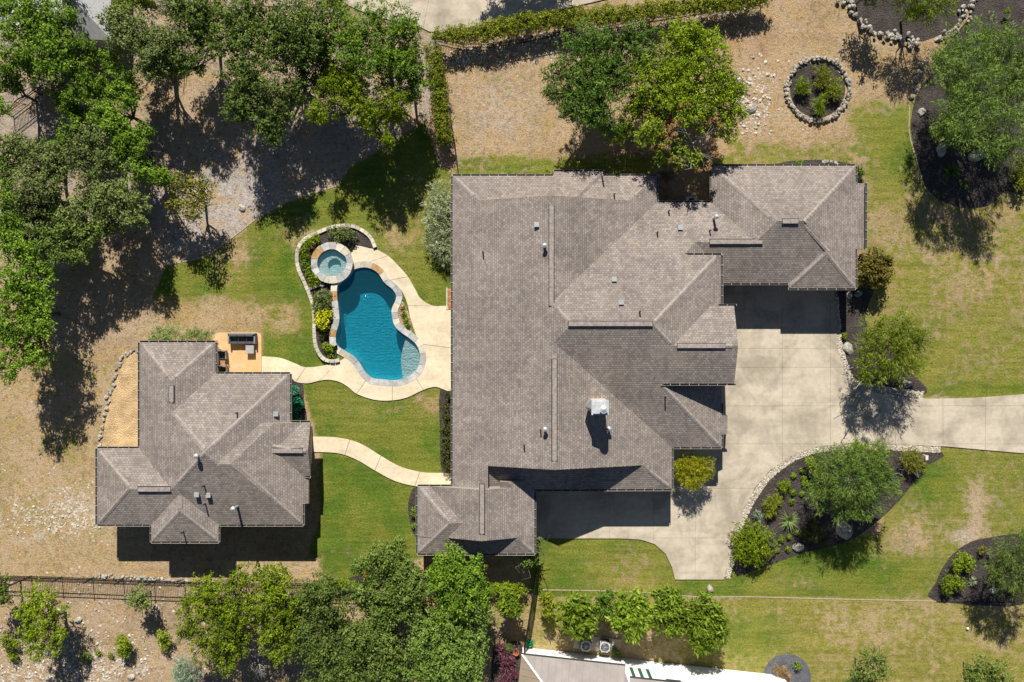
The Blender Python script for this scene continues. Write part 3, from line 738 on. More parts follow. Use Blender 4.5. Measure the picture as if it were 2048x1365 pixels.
wing(main, ((1370,3.5),(1560,3),(405,E_),(567,E_)), [('N',405,E_,.40),('S',567,E_,.42)])
wing(main, ((1423,E_),(1711,E_),(332,E_),(567,E_)), [('W',1423,E_),('E',1711,E_),('N',332,E_),('S',567,E_)], off=.008)
wing(main, ((1711,E_),(1731,2.5),(366,E_),(498,E_)), [('E',1711,E_)], off=.008, zb=2.35, wall=False)
wing(main, ((1577,E_),(1711,E_),(470,3.5),(577,E_)), [('W',1577,E_),('E',1711,E_),('S',577,E_)], off=.004)
wing(main, ((1443,E_),(1455,2.6),(832,E_),(870,E_)), [('E',1443,E_)], zb=2.4, wall=False)
build_bvh(main)
bm = bmesh.new()
for a, b in [((905,352,E_),(955,397,3.55)), ((1314,352,E_),(1262,397,3.5)), ((835,973,E_),(899,1040,3.83)), ((835,1108,E_),(899,1041,3.83)),
             ((1305,650,6.22),(1443,512,4.33)), ((1145,650,6.22),(1110,618,5.7)), ((1305,650,6.22),(1348,694,5.63)), ((1318,770,4.7),(1443,895,E_)),
             ((1423,332,E_),(1541,446,4.55)), ((1711,332,E_),(1598,446,4.55)), ((1711,577,E_),(1648,512,3.75)), ((1577,577,E_),(1648,512,3.75)), ((1598,450,4.55),(1660,515,3.6)),
             ((1344,979,E_),(1292,935,3.45)), ((835,1108,E_),(868,1076,3.3)), ((1069,1108,E_),(1036,1078,3.3)), ((1145,650,6.22),(1305,650,6.22)), ((1350,692,5.64),(1473,692,5.64)),
             ((1103,400,5.68),(1103,610,5.68)), ((1109,700,5.76),(1109,936,5.76)), ((965,975,4.36),(965,1077,4.36))]:
    caprun(bm, a, b)
tag(from_bm('ridge_cap', bm, CAPM, main), kind='stuff')
for a in [((1103,411),(1103,612),5.7), ((1109,719),(1109,922),5.78), ((1137,652),(1305,652),6.24), ((1355,692),(1451,692),5.66), ((1420,478),(1525,478),3.92), ((1565,449),(1597,449),4.55), ((965,969),(965,1068),4.38)]:
    ridge_vent(main, *a)
gut(main, [((905,352),(1107,352),1),((1107,343),(1206,343),1),((1206,352),(1314,352),1),((1314,352),(1314,406),1),((1314,405),(1440,405),1),((905,352),(905,1010),-1),((835,973),(905,973),1),((835,973),(835,1108),-1),((835,1108),(1069,1108),-1),((1069,984),(1069,1108),1),
 ((1069,980),(1344,979),-1),((1344,895),(1344,979),1),((1320,895),(1443,895),-1),((1443,806),(1443,895),1),((1423,332),(1711,332),1),((1423,332),(1423,402),-1),((1711,332),(1711,366),1),((1731,366),(1731,498),1),((1711,498),(1711,577),1),((1577,577),(1711,577),-1),((1444,567),(1577,567),-1)])
gut(main, [((1370,510),(1443,510),1),((1443,510),(1443,612),1)], 4.36); gut(main, [((1436,612),(1473,612),1),((1322,768),(1473,768),-1)], 4.62)
for v in [(1073,450,5.2,'box'),(1089,493,5.5,'flue'),(966,505,3.8,'pipe'),(1314,466,3.7,'pipe'),(1228,559,5.1,'box'),(1242,605,5.7,'box'),(1279,624,5.9,'pipe'),(1360,456,3.6,'box'),(1228,390,3.4,'pipe'),(1337,423,3.1,'pipe'),(1206,365,3.0,'pipe'),
          (1090,858,5.5,'flue'),(1217,857,4.5,'flue'),(1048,890,5.0,'pipe'),(1081,860,5.4,'pipe'),(1330,795,4.4,'pipe'),(1204,355,2.9,'pipe'),(1419,462,3.7,'pipe')]: vent(main, *v)
vent(main, 1427, 438, 3.3, 'flue', 1.0)
# chimney
ch = P(1196, 812, 5.4); bm = bmesh.new(); box(bm, (ch.x, ch.y, 5.7), (1.02, .88, 2.2)); co = from_bm('chimney', bm, STUC, main)
bm = bmesh.new(); box(bm, (ch.x, ch.y, 6.83), (1.14, 1.0, .07)); box(bm, (ch.x-.12, ch.y, 6.92), (.7, .8, .10)); bar(bm, (ch.x+.2, ch.y-.1, 6.9), (ch.x+.2, ch.y-.1, 7.2), .17, .17, 16); bar(bm, (ch.x+.2, ch.y-.1, 7.2), (ch.x+.2, ch.y-.1, 7.24), .27, .27, 16); bar(bm, (ch.x+.2, ch.y-.1, 7.24), (ch.x+.2, ch.y-.1, 7.36), .24, .05, 16)
from_bm('chimney_cap', bm, plain('chimney_metal', (.50, .52, .53), .45, .4, .2, var=.2, sc=3), co)
bm = bmesh.new(); v = [bm.verts.new(Vector(p)) for p in [(ch.x-.57, ch.y+.5, 6.8), (ch.x-.57, ch.y-.1, 6.8), (ch.x-.95, ch.y+.0, 6.0), (ch.x-.57, ch.y+.5, 5.2), (ch.x-.57, ch.y-.4, 5.2)]]
bm.faces.new((v[0], v[1], v[2])); bm.faces.new((v[0], v[2], v[3])); bm.faces.new((v[1], v[4], v[2])); bm.faces.new((v[3], v[2], v[4])); from_bm('flashing', bm, GALV, co)
# garage doors and windows on the walls under the eaves
def garage_door(parent, px0, px1, py, z=2.3, off=.52):
    x0 = wx(px0, E_); x1 = wx(px1, E_); y = wy(py, E_)+off; bm = bmesh.new()
    for i in range(4): box(bm, ((x0+x1)/2, y-.03, .1+(i+.5)*.53), (x1-x0, .05, .50))
    d = from_bm('garage_door', bm, TEAK, parent)
    b2 = bmesh.new()
    for s in (x0-.06, x1+.06): box(b2, (s, y-.02, 1.15), (.1, .09, 2.3))
    box(b2, ((x0+x1)/2, y-.02, 2.32), (x1-x0+.22, .09, .1)); from_bm('door_frame', b2, WHITEW, d)
garage_door(main, 1480, 1555, 567); garage_door(main, 1600, 1690, 577)
for (px, py, ax) in [(950,0,'N'),(1020,0,'N'),(1250,0,'N')]: window(main, (wx(px, E_), wy(352, E_)-.53, 1.5), 1.3, 1.2, 'N')
for py in (480, 560, 700, 800, 880): window(main, (wx(905, E_)+.50, wy(py, E_), 1.4), 1.6, 1.6, 'W')
for px in (1120, 1200, 1280): window(main, (wx(px, E_), wy(979, E_)+.50, 1.5), 1.4, 1.3, 'S')
for px in (870, 930, 1010): window(main, (wx(px, E_), wy(1108, E_)+.50, 1.5), 1.2, 1.3, 'S')

guest = empty('guest_house', P(420, 880, 0), 'smaller guest house with brown shingle hip roofs left of the pool', 'house')
wing(guest, ((279,E_),(431,E_),(685,E_),(840,3.9)), [('W',279,E_),('E',431,E_),('N',685,E_)], off=-.012)
wing(guest, ((279,E_),(580,E_),(748,E_),(1050,E_)), [('W',279,E_),('E',580,E_),('N',748,E_),('S',1050,E_)])
wing(guest, ((440,4.5),(606,E_),(845,E_),(1050,E_)), [('E',606,E_),('S',1050,E_),('N',793,E_)], off=.012)
wing(guest, ((500,4),(621,E_),(845,E_),(953,E_)), [('N',845,E_),('S',953,E_)])
wing(guest, ((606,E_),(618,2.6),(953,E_),(1008,E_)), [('E',606,E_)], zb=2.4, wall=False, off=.012)
wing(guest, ((194,E_),(420,4),(897,E_),(1050,E_)), [('W',194,E_),('N',897,E_),('S',1050,E_)], off=-.012)
wing(guest, ((303,E_),(437,E_),(960,4),(1084,E_)), [('W',303,E_),('E',437,E_),('S',1084,E_)], off=.006)
build_bvh(guest)
bm = bmesh.new()
for a, b in [((279,685,E_),(348,754,3.88)), ((431,685,E_),(350,765,3.88)), ((580,748,E_),(425,902,5.05)), ((350,818,4.0),(420,900,5.05)), ((194,897,E_),(270,974,3.9)), ((194,1050,E_),(270,978,3.9)), ((606,1050,E_),(480,925,4.8)),
             ((420,905,5.05),(352,973,4.0)), ((303,1084,E_),(367,1019,3.75)), ((437,1084,E_),(369,1019,3.75)), ((368,1019,3.75),(366,990,3.75)), ((530,901,3.6),(621,901,3.6)), ((350,765,3.88),(350,815,3.88)), ((270,976,3.9),(345,976,3.9))]:
    caprun(bm, a, b)
tag(from_bm('ridge_cap', bm, CAPM, guest), kind='stuff')
for a in [((347,772),(347,804),3.92), ((275,976),(341,976),3.92), ((540,901),(605,901),3.62)]: ridge_vent(guest, *a)
gut(guest, [((279,685),(431,685),1),((431,685),(431,748),1),((431,748),(580,748),1),((580,748),(580,845),1),((580,845),(621,845),1),((606,1008),(606,1050),1),((437,1050),(606,1050),-1),((437,1050),(437,1084),1),((303,1084),(437,1084),-1),((303,1050),(303,1084),-1),((194,1050),(303,1050),-1),((194,897),(194,1050),-1),((194,897),(279,897),1),((279,685),(279,897),-1),((582,953),(621,953),-1)])
for v in [(475,826,3.9,'pipe'),(553,828,3.25,'box'),(397,911,4.6,'flue'),(395,989,3.8,'box'),(418,990,3.75,'box'),(409,972,4.0,'pipe'),(411,1008,3.5,'pipe'),(367,1064,3.1,'pipe')]: vent(guest, *v)
vent(guest, 475, 1013, 3.4, 'flue', 1.0)
for px in (235, 480, 560): window(guest, (wx(px, E_), wy(1050, E_)+.50, 1.5), 1.4, 1.3, 'S')
window(guest, (wx(370, E_), wy(1084, E_)+.50, 1.5), 1.4, 1.3, 'S')
for py in (790, 830): window(guest, (wx(580, E_)-.50, wy(py, E_), 1.4), 1.0, 1.6, 'E')

# neighbour's white house with standing seam roof at the bottom edge -----------------------------
ang = -math.atan2(56, 515)
O = P(1045, 1295, 0); nb = empty('white_house', O, 'white neighbouring house with grey standing seam metal roof at the bottom edge', 'house', rz=ang)
def nbox(name, c, s, mat, parent=nb):
    bm = bmesh.new(); box(bm, c, s); return from_bm(name, bm, mat, parent, world=False)
L1 = 7.15; w1 = nbox('wall', (L1/2, -5, 1.35), (L1, 10, 2.7), WHITEW); w2 = nbox('wall', (L1+6.0, -5.1, 2.45), (11.9, 10.2, 4.9), WHITEW)
def lpoly(name, pts, mat, th=.03, parent=nb):
    bm = bmesh.new(); a = [bm.verts.new(p) for p in pts]; b = [bm.verts.new(Vector(p)-Vector((0, 0, th))) for p in pts]; bm.faces.new(a); bm.faces.new(list(reversed(b)))
    for i in range(len(a)): j = (i+1) % len(a); bm.faces.new((a[i], b[i], b[j], a[j]))
    finish(bm); return from_bm(name, bm, mat, parent, world=False)
def seamroof(x0, x1, y0, depth, ze, s, hipW, pw=.46):
    n = int((x1-x0)/pw); pw = (x1-x0)/n
    for i in range(n):
        a, b = x0+i*pw+.012, x0+(i+1)*pw-.012
        va = min(depth, a-x0) if hipW else depth; vb = min(depth, b-x0) if hipW else depth
        p = lpoly('roof_panel', [(a, y0, ze), (b, y0, ze), (b, y0-vb, ze+s*vb), (a, y0-va, ze+s*va)] if va > .02 else [(a, y0, ze), (b, y0, ze), (b, y0-vb, ze+s*vb)], METALR)
        lpoly('seam', [(b, y0, ze+.05), (b+.03, y0, ze+.05), (b+.03, y0-vb, ze+s*vb+.05), (b, y0-vb, ze+s*vb+.05)], METALR, .08, p)
    if hipW:
        m = int(depth*2/pw)
        for i in range(m):
            a, b = i*pw+.012, (i+1)*pw-.012; h = lambda t: min(depth, t, depth*2-t) if depth*2-t > 0 else .02
            lpoly('roof_panel', [(x0, y0-a, ze), (x0, y0-b, ze), (x0+h(b), y0-b, ze+s*h(b)), (x0+max(.02, h(a)), y0-a, ze+s*max(.02, h(a)))], METALB)
seamroof(-.15, L1+.02, .42, 5.6, 2.75, .32, True); seamroof(L1+.05, L1+12.2, .42, 5.6, 4.95, .32, False)
nbox('gutter', (L1/2-.07, .47, 2.70), (L1+.2, .09, .09), SOFF); nbox('gutter', (L1+6.1, .47, 4.90), (12.1, .09, .09), SOFF)
lpoly('hip_cap', [(-.18, .44, 2.80), (-.02, .44, 2.80), (5.45, -5.1, 4.62), (5.3, -5.15, 4.62)], HANG, .04)
for k in range(3):
    f = nbox('window', (L1+.55+k*.58, .045, 2.9), (.34, .08, 1.9), WHITEW); nbox('shutter_pane', (L1+.55+k*.58, .075, 2.9), (.24, .06, 1.8), GREENW, f)
f = nbox('window', (L1+3.3, .04, 3.6), (1.15, .07, .36), WHITEW); nbox('pane', (L1+3.3, .06, 3.6), (1.05, .06, .28), GLASS, f)
for k in (6.0, 7.3): nbox('wall_light', (L1+k, .06, 3.6), (.3, .1, .12), SOFF)
nbox('concrete_pad', (5.4, .85, .04), (3.4, 1.0, .08), CONC)

# pale roof glimpsed through the trees, top left
lh = empty('pale_house', P(130, 10, 0), 'pale grey roofed house glimpsed between the trees at the top left corner', 'house')
bm = bmesh.new()
x0, x1, y0, y1 = wx(70, 3), wx(222, 3), wy(80, 3), wy(-160, 3); xm = wx(150, 4)
v = [bm.verts.new(p) for p in [(x0, y0, 3), (x1, y0, 3), (x1, y1, 3), (x0, y1, 3), (xm, y0+2.4, 4.3), (xm, y1, 4.3), (x0, y0, 2.8), (x1, y0, 2.8), (x1, y1, 2.8), (x0, y1, 2.8)]]
for q in [(0, 1, 4), (1, 2, 5, 4), (0, 4, 5, 3), (3, 5, 2), (0, 6, 7, 1), (1, 7, 8, 2), (2, 8, 9, 3), (3, 9, 6, 0), (6, 9, 8, 7)]: bm.faces.new([v[i] for i in q])
finish(bm); from_bm('roof', bm, plain('pale_membrane', (.42, .42, .42), .7), lh)
bm = bmesh.new(); box(bm, ((x0+x1)/2, (y0+y1)/2, 1.4), (x1-x0-.8, y1-y0-.8, 2.8)); from_bm('wall', bm, STUC, lh)
bm = bmesh.new()
for i in range(9): bar(bm, (x0+.2+i*.4, y0+.25+abs(x0+.2+i*.4-xm)*0, 3.05), (x0+.2+i*.4, y0+1.2, 3.4), .02, .02, 4)
bm.free()
sheet('neighbour_paving', [(-60,-60),(75,-60),(75,45),(40,52),(-60,48)], m_concrete('pale_paving', (.60, .62, .64), (.45, .47, .5), .5), .03, 0)

# ---------------------------------------------------------------- swimming pool and spa
pool = empty('swimming_pool', P(755, 650, 0), 'kidney shaped turquoise swimming pool with flagstone coping and grey tanning ledge', 'swimming pool')
bm = bmesh.new(); zt, zf = .02, -1.5; n = len(POOL)
top = [bm.verts.new((p.x, p.y, zt)) for p in POOL]; mid = [bm.verts.new((p.x, p.y, zf+.25)) for p in POOL]; bot = [bm.verts.new((p.x, p.y, zf)) for p in offset(POOL, -.25)]
for i in range(n):
    j = (i+1) % n; bm.faces.new((top[i], top[j], mid[j], mid[i])); bm.faces.new((mid[i], mid[j], bot[j], bot[i]))
ff = bm.faces.new(bot); bmesh.ops.triangulate(bm, faces=[ff]); finish(bm); from_bm('basin', bm, PLAST, pool)
led = W2([(812,676),(807,690),(803,705),(801,722),(803,742),(808,764),(830,756),(846,740),(850,720),(848,700),(836,684),(822,672)])
bm = bmesh.new(); prism(bm, catmull(led, 3), -1.48, -.26); finish(bm); from_bm('tanning_ledge', bm, LEDGE, pool)
bm = bmesh.new(); prism(bm, catmull(W2([(777,570),(781,580),(790,600),(800,606),(802,590),(792,572)]), 3), -1.48, -.4); finish(bm); from_bm('entry_step', bm, LEDGE, pool)
def m_water(DENS=1.25, name='pool_water', RIP=.07):
    k = N(name); t = k.t
    w1 = k.n('ShaderNodeTexWave', wave_type='RINGS', i_Scale=1.5, i_Distortion=7.0, i_Detail=3.0, i_Vector=k.pos()); w1.inputs['Detail Scale'].default_value = 1.6
    n1 = k.noise(9, 3, .6, dist=1.2); n2 = k.noise(2.2, 2, .5, dist=1.0)
    h = k.math('ADD', k.math('MULTIPLY', w1.outputs['Fac'], .14), k.math('ADD', n1, k.math('MULTIPLY', n2, .6)))
    bp = k.n('ShaderNodeBump', i_Strength=min(1, RIP*6), i_Distance=RIP, i_Height=h)
    tr = k.n('ShaderNodeBsdfTransparent'); gl = k.n('ShaderNodeBsdfGlossy', i_Roughness=.08, i_Normal=bp)
    df = k.n('ShaderNodeBsdfDiffuse', i_Color=(.06, .42, .52), i_Normal=bp)
    m1 = k.n('ShaderNodeMixShader', i_0=.07, i_1=tr, i_2=df)
    fr = k.n('ShaderNodeFresnel', i_IOR=1.33, i_Normal=bp); m2 = k.n('ShaderNodeMixShader', i_0=fr.outputs[0], i_1=m1.outputs[0], i_2=gl)
    t.links.new(m2.outputs[0], k.out.inputs['Surface'])
    va = k.n('ShaderNodeVolumeAbsorption', i_Color=(.06, .785, .865), i_Density=DENS)
    t.links.new(va.outputs[0], k.out.inputs['Volume']); t.nodes.remove(k.b); return k.m
WATER = m_water(); SPAWATER = m_water(.28, 'spa_water', .02)
bm = bmesh.new(); prism(bm, offset(POOL, .04), -1.56, -.09); ff = bm.faces.new([v for v in bm.verts if v.co.z < -1][::-1]) if True else None
bmesh.ops.triangulate(bm, faces=[f for f in bm.faces if len(f.verts) > 4]); finish(bm); from_bm('water', bm, WATER, pool)
# coping stones, each its own part; raised on the planter side
ring_o = offset(POOL, .40); ring_i = offset(POOL, -.05)
raised = lambda p: p.x < wx(684) and wy(690) < p.y < wy(560)
i = 0; rr = random.Random(3)
while i < n:
    m = rr.choice((3, 4, 5)); m = min(m, n-i)
    a, b = i, i+m; i = b
    mid_ = POOL[(a+b)//2 % n]
    if (mid_-Vector((SPA_C.x, SPA_C.y))).length < SPA_O-.05: continue
    zt2 = .40 if raised(mid_) else .085
    bm = bmesh.new(); idx = [(q % n) for q in range(a, b+1)]
    Oo = [ring_o[q].copy() for q in idx]; Ii = [ring_i[q].copy() for q in idx]
    for Q in (Oo, Ii):
        Q[0] += (Q[1]-Q[0]).normalized()*.010; Q[-1] += (Q[-2]-Q[-1]).normalized()*.010
    prism(bm, Oo+Ii[::-1], -.0 if zt2 < .2 else .0, zt2); bmesh.ops.triangulate(bm, faces=[f for f in bm.faces if len(f.verts) > 4]); finish(bm)
    mt = FLAGO if rr.random() < .05 else (FLAGC if (rr.random() < .3 or mid_.y > wy(560)) else FLAG)
    from_bm('coping_stone', bm, mt, pool)
bm = bmesh.new()
gp = [POOL[q] for q in range(n)]
prism(bm, offset(POOL, .40), -.02, .06)
bm.free()
bm = bmesh.new(); A1 = offset(POOL, .42); A2 = offset(POOL, -.03)
for q in range(n):
    j = (q+1) % n
    if (POOL[q]-Vector((SPA_C.x, SPA_C.y))).length < SPA_O-.1: continue
    zz = .36 if raised(POOL[q]) else .06
    bm.faces.new([bm.verts.new((p.x, p.y, zz)) for p in (A1[q], A1[j], A2[j], A2[q])])
    if zz > .2:
        for AA, s in ((A1, 1), (A2, 1)): bm.faces.new([bm.verts.new(p) for p in ((AA[q].x, AA[q].y, zz), (AA[j].x, AA[j].y, zz), (AA[j].x, AA[j].y, -.1), (AA[q].x, AA[q].y, -.1))])
bmesh.ops.remove_doubles(bm, verts=bm.verts, dist=1e-4); finish(bm); from_bm('mortar_bed', bm, plain('mortar', (.26, .24, .21), .9), pool)

spa = empty('spa', (SPA_C.x, SPA_C.y, 0), 'raised round spa ringed with flagstone at the head of the pool', 'hot tub')
def spa_r(a): return SPA_R*(1+.04*math.cos(2*a-.4)) - .09*math.exp(-((a-.9)/.35)**2)
def ringmesh(name, rf0, rf1, z0, z1, mat, parent, a0=0, a1=2*math.pi, seg=48, closed=True):
    bm = bmesh.new(); k = seg if closed else seg+1; V = []
    for i in range(k):
        a = a0+(a1-a0)*i/seg; c, s = math.cos(a), math.sin(a)
        V.append([bm.verts.new((SPA_C.x+c*r, SPA_C.y+s*r, z)) for r, z in ((rf0(a), z0), (rf0(a), z1), (rf1(a), z1), (rf1(a), z0))])
    for i in range(seg):
        A, B = V[i], V[(i+1) % k]
        for q in range(4): bm.faces.new((A[q], B[q], B[(q+1) % 4], A[(q+1) % 4]))
    if not closed: bm.faces.new(V[0]); bm.faces.new(V[-1][::-1])
    finish(bm); return from_bm(name, bm, mat, parent)
ringmesh('shell', lambda a: spa_r(a)+.02, lambda a: SPA_O-.07, -1.4, .46, FLAGC, spa)
ringmesh('bench', lambda a: .45*SPA_R+.16*math.cos(a+.9), lambda a: spa_r(a)+.05, -.5, .10, SPAPL, spa)
bm = bmesh.new(); bmesh.ops.create_circle(bm, cap_ends=True, segments=32, radius=SPA_R+.1, matrix=Matrix.Translation((SPA_C.x, SPA_C.y, -.28))); from_bm('spa_floor', bm, SPAPL, spa)
ns = 15; rr = random.Random(5); cuts = [2*math.pi*(q+rr.uniform(-.22, .22))/ns for q in range(ns)]
for q in range(ns):
    a, b = cuts[q]+.008, (cuts[(q+1) % ns]+(2*math.pi if q == ns-1 else 0))-.008
    mt = FLAGO if q in (5, 6) else (FLAGC if rr.random() < .35 else FLAG); dz = rr.uniform(0, .015); w = rr.uniform(-.02, .03)
    ringmesh('coping_stone', lambda t: spa_r(t)-.02, lambda t: SPA_O+w, .465, .525+dz, mt, spa, a, b, 5, False)
bm = bmesh.new(); bmesh.ops.create_cone(bm, cap_ends=True, segments=48, radius1=SPA_R+.02, radius2=SPA_R+.02, depth=.8, matrix=Matrix.Translation((SPA_C.x, SPA_C.y, -.0))); from_bm('water', bm, SPAWATER, spa)
sp = P(696, 552, .4); bm = bmesh.new()
for o_ in (-.18, .18): box(bm, (sp.x+o_*.6, sp.y+o_*.8, .42), (.04, .10, .06), .9)
box(bm, (sp.x+.05, sp.y-.04, .41), (.46, .035, .05), .93); from_bm('spillway', bm, HANG, spa)

# planter kerb of cream stones around the raised bed
kp = [(751,496),(743,477),(729,464),(709,454),(689,452),(662,456),(635,467),(611,479),(598,496),(595,518),(599,541),(610,565),(618,585),(626,606),(630,629),(630,659),(631,683),(637,703),(648,718),(665,723),(680,720)]
kt = empty('planter_kerb', P(620, 590, 0), 'cream stone kerb curving around the planted bed beside the spa', 'stone kerb')
Q = resample(catmull(W2(kp), 6, False), 46, False)
def kerb(Q, w=.13, z=.26):
    for q in range(len(Q)-1):
        a, b = Q[q], Q[q+1]; d = (b-a).normalized(); nn = Vector((-d.y, d.x)); a2 = a+d*.012; b2 = b-d*.012
        bm = bmesh.new(); prism(bm, [a2+nn*w, b2+nn*w, b2-nn*w, a2-nn*w], 0, z+random.uniform(-.012, .012)); finish(bm); from_bm('kerb_stone', bm, FLAGC if random.random() < .8 else LIME, kt)
kerb(Q); kerb(resample(W2([(620,579),(634,573),(650,570)]), 6, False), .1, .24)

# lawn edging line on the lower right and litter edge
def edging(name, label, pts, mat, w=.04, h=.05):
    Q = resample(catmull(W2(pts), 6, False), 60, False); bm = bmesh.new()
    for a, b in zip(Q[:-1], Q[1:]):
        d = b-a; box(bm, ((a.x+b.x)/2, (a.y+b.y)/2, h/2), (d.length+.01, w, h), math.atan2(d.y, d.x))
    tag(from_bm(name, bm, mat), label, 'garden edging')
EDG = plain('worn_edging', (.36, .30, .21), .9)
edging('lawn_edging', 'thin worn edging line dividing the lower lawns', [(1082,1180),(1200,1182),(1300,1186),(1400,1194),(1500,1194),(1650,1198),(1872,1203)], EDG, .07, .03)
edging('litter_edging', 'pale edging curve between leaf litter and the back lawn', [(330,530),(400,516),(440,493),(480,463),(520,433),(580,401),(640,382),(672,372)], EDG, .12, .03)
edging('steel_edging', 'dark steel edging between the right lawn and the neighbour strip', [(1872,1204),(1960,1204),(2080,1205)], DARKM, .05, .04)
edging('bed_edging', 'pale edging curve around the left side of the shaded tree bed', [(1820,200),(1818,240),(1820,275),(1836,332),(1848,372),(1862,390)], EDG, .08, .03)

# grass tufts: real blades with the same cover as the ground below them
def tufts(name, label, n, size, seed, region, keep):
    xs, ys, soil, g, peb, lush = FIELDS; R = np.random.RandomState(seed)
    px = R.uniform(region[0], region[2], n); py = R.uniform(region[1], region[3], n); x = (px-1024)*PX; y = (682.5-py)*PX
    ix = np.searchsorted(xs, x)-1; iy = np.searchsorted(ys, y)-1; gg = g[iy, ix]
    m = (gg > keep[0]) & (gg < keep[1])
    for q in EXCL: m[m] &= ~inpoly(px[m], py[m], q)
    x, y, ix, iy = x[m], y[m], ix[m], iy[m]; k = len(x); B = 3
    x = np.repeat(x, B); y = np.repeat(y, B); a = R.uniform(0, 6.28, k*B); L = R.uniform(.5, 1.3, k*B)*size; w = size*.38
    dx, dy = np.cos(a), np.sin(a); z = np.full(k*B, .0)
    V = np.stack([np.stack([x-dy*w, y+dx*w, z], 1), np.stack([x+dy*w, y-dx*w, z], 1), np.stack([x+dx*L, y+dy*L, z+L*.40], 1)], 1).reshape(-1, 3)
    o = tri_mesh(name, V, np.arange(len(V)).reshape(-1, 3), GROUND); me = o.data; rep = lambda A: np.repeat(np.repeat(A[iy, ix], B, 0), 3, 0)
    sc = np.concatenate([rep(soil)*np.repeat(R.uniform(.75, 1.25, k*B), 3)[:, None], np.ones((len(V), 1))], 1)
    at = me.attributes.new('soil', 'FLOAT_COLOR', 'POINT'); at.data.foreach_set('color', sc.ravel())
    for nm, A in (('green', g), ('lush', lush)):
        at = me.attributes.new(nm, 'FLOAT', 'POINT'); at.data.foreach_set('value', rep(A).ravel().astype(np.float32))
    tag(o, label, kind='stuff')
EXCL = [drive, nd, deck_o+deck_i[::-1], POOL_PX, [(594,450),(760,450),(760,500),(700,560),(685,725),(640,725),(590,560)], [(600,870),(700,876),(762,908),(840,940),(910,940),(910,978),(820,976),(760,950),(690,914),(600,908)],
 [(420,660),(526,660),(526,760),(420,760)], [(285,700),(205,900),(620,1050),(620,845),(580,748),(430,690)], [(905,355),(1310,355),(1310,980),(905,980)], [(194,897),(606,897),(606,1050),(194,1050)], [(835,973),(1069,973),(1069,1108),(835,1108)], [(1425,335),(1711,335),(1711,577),(1425,577)],
 [(60,-70),(225,-70),(225,85),(60,85)], [(1045,1290),(1600,1350),(1600,1420),(1040,1420)], [(1635+64*math.cos(a), 180+64*math.sin(a)) for a in [i*math.pi/12 for i in range(24)]]] + [v[0] for k_, v in beds.items() if k_ not in ('planter_soil', 'round_bed')]
tufts('dry_grass', 'dry straw coloured grass over the rough ground', 160000, .055, 1, (-30, -30, 2080, 1400), (-1, .5))
tufts('lawn_grass', 'mown green and yellow lawn grass', 150000, .055, 2, (300, 250, 2080, 1400), (.3, 9))

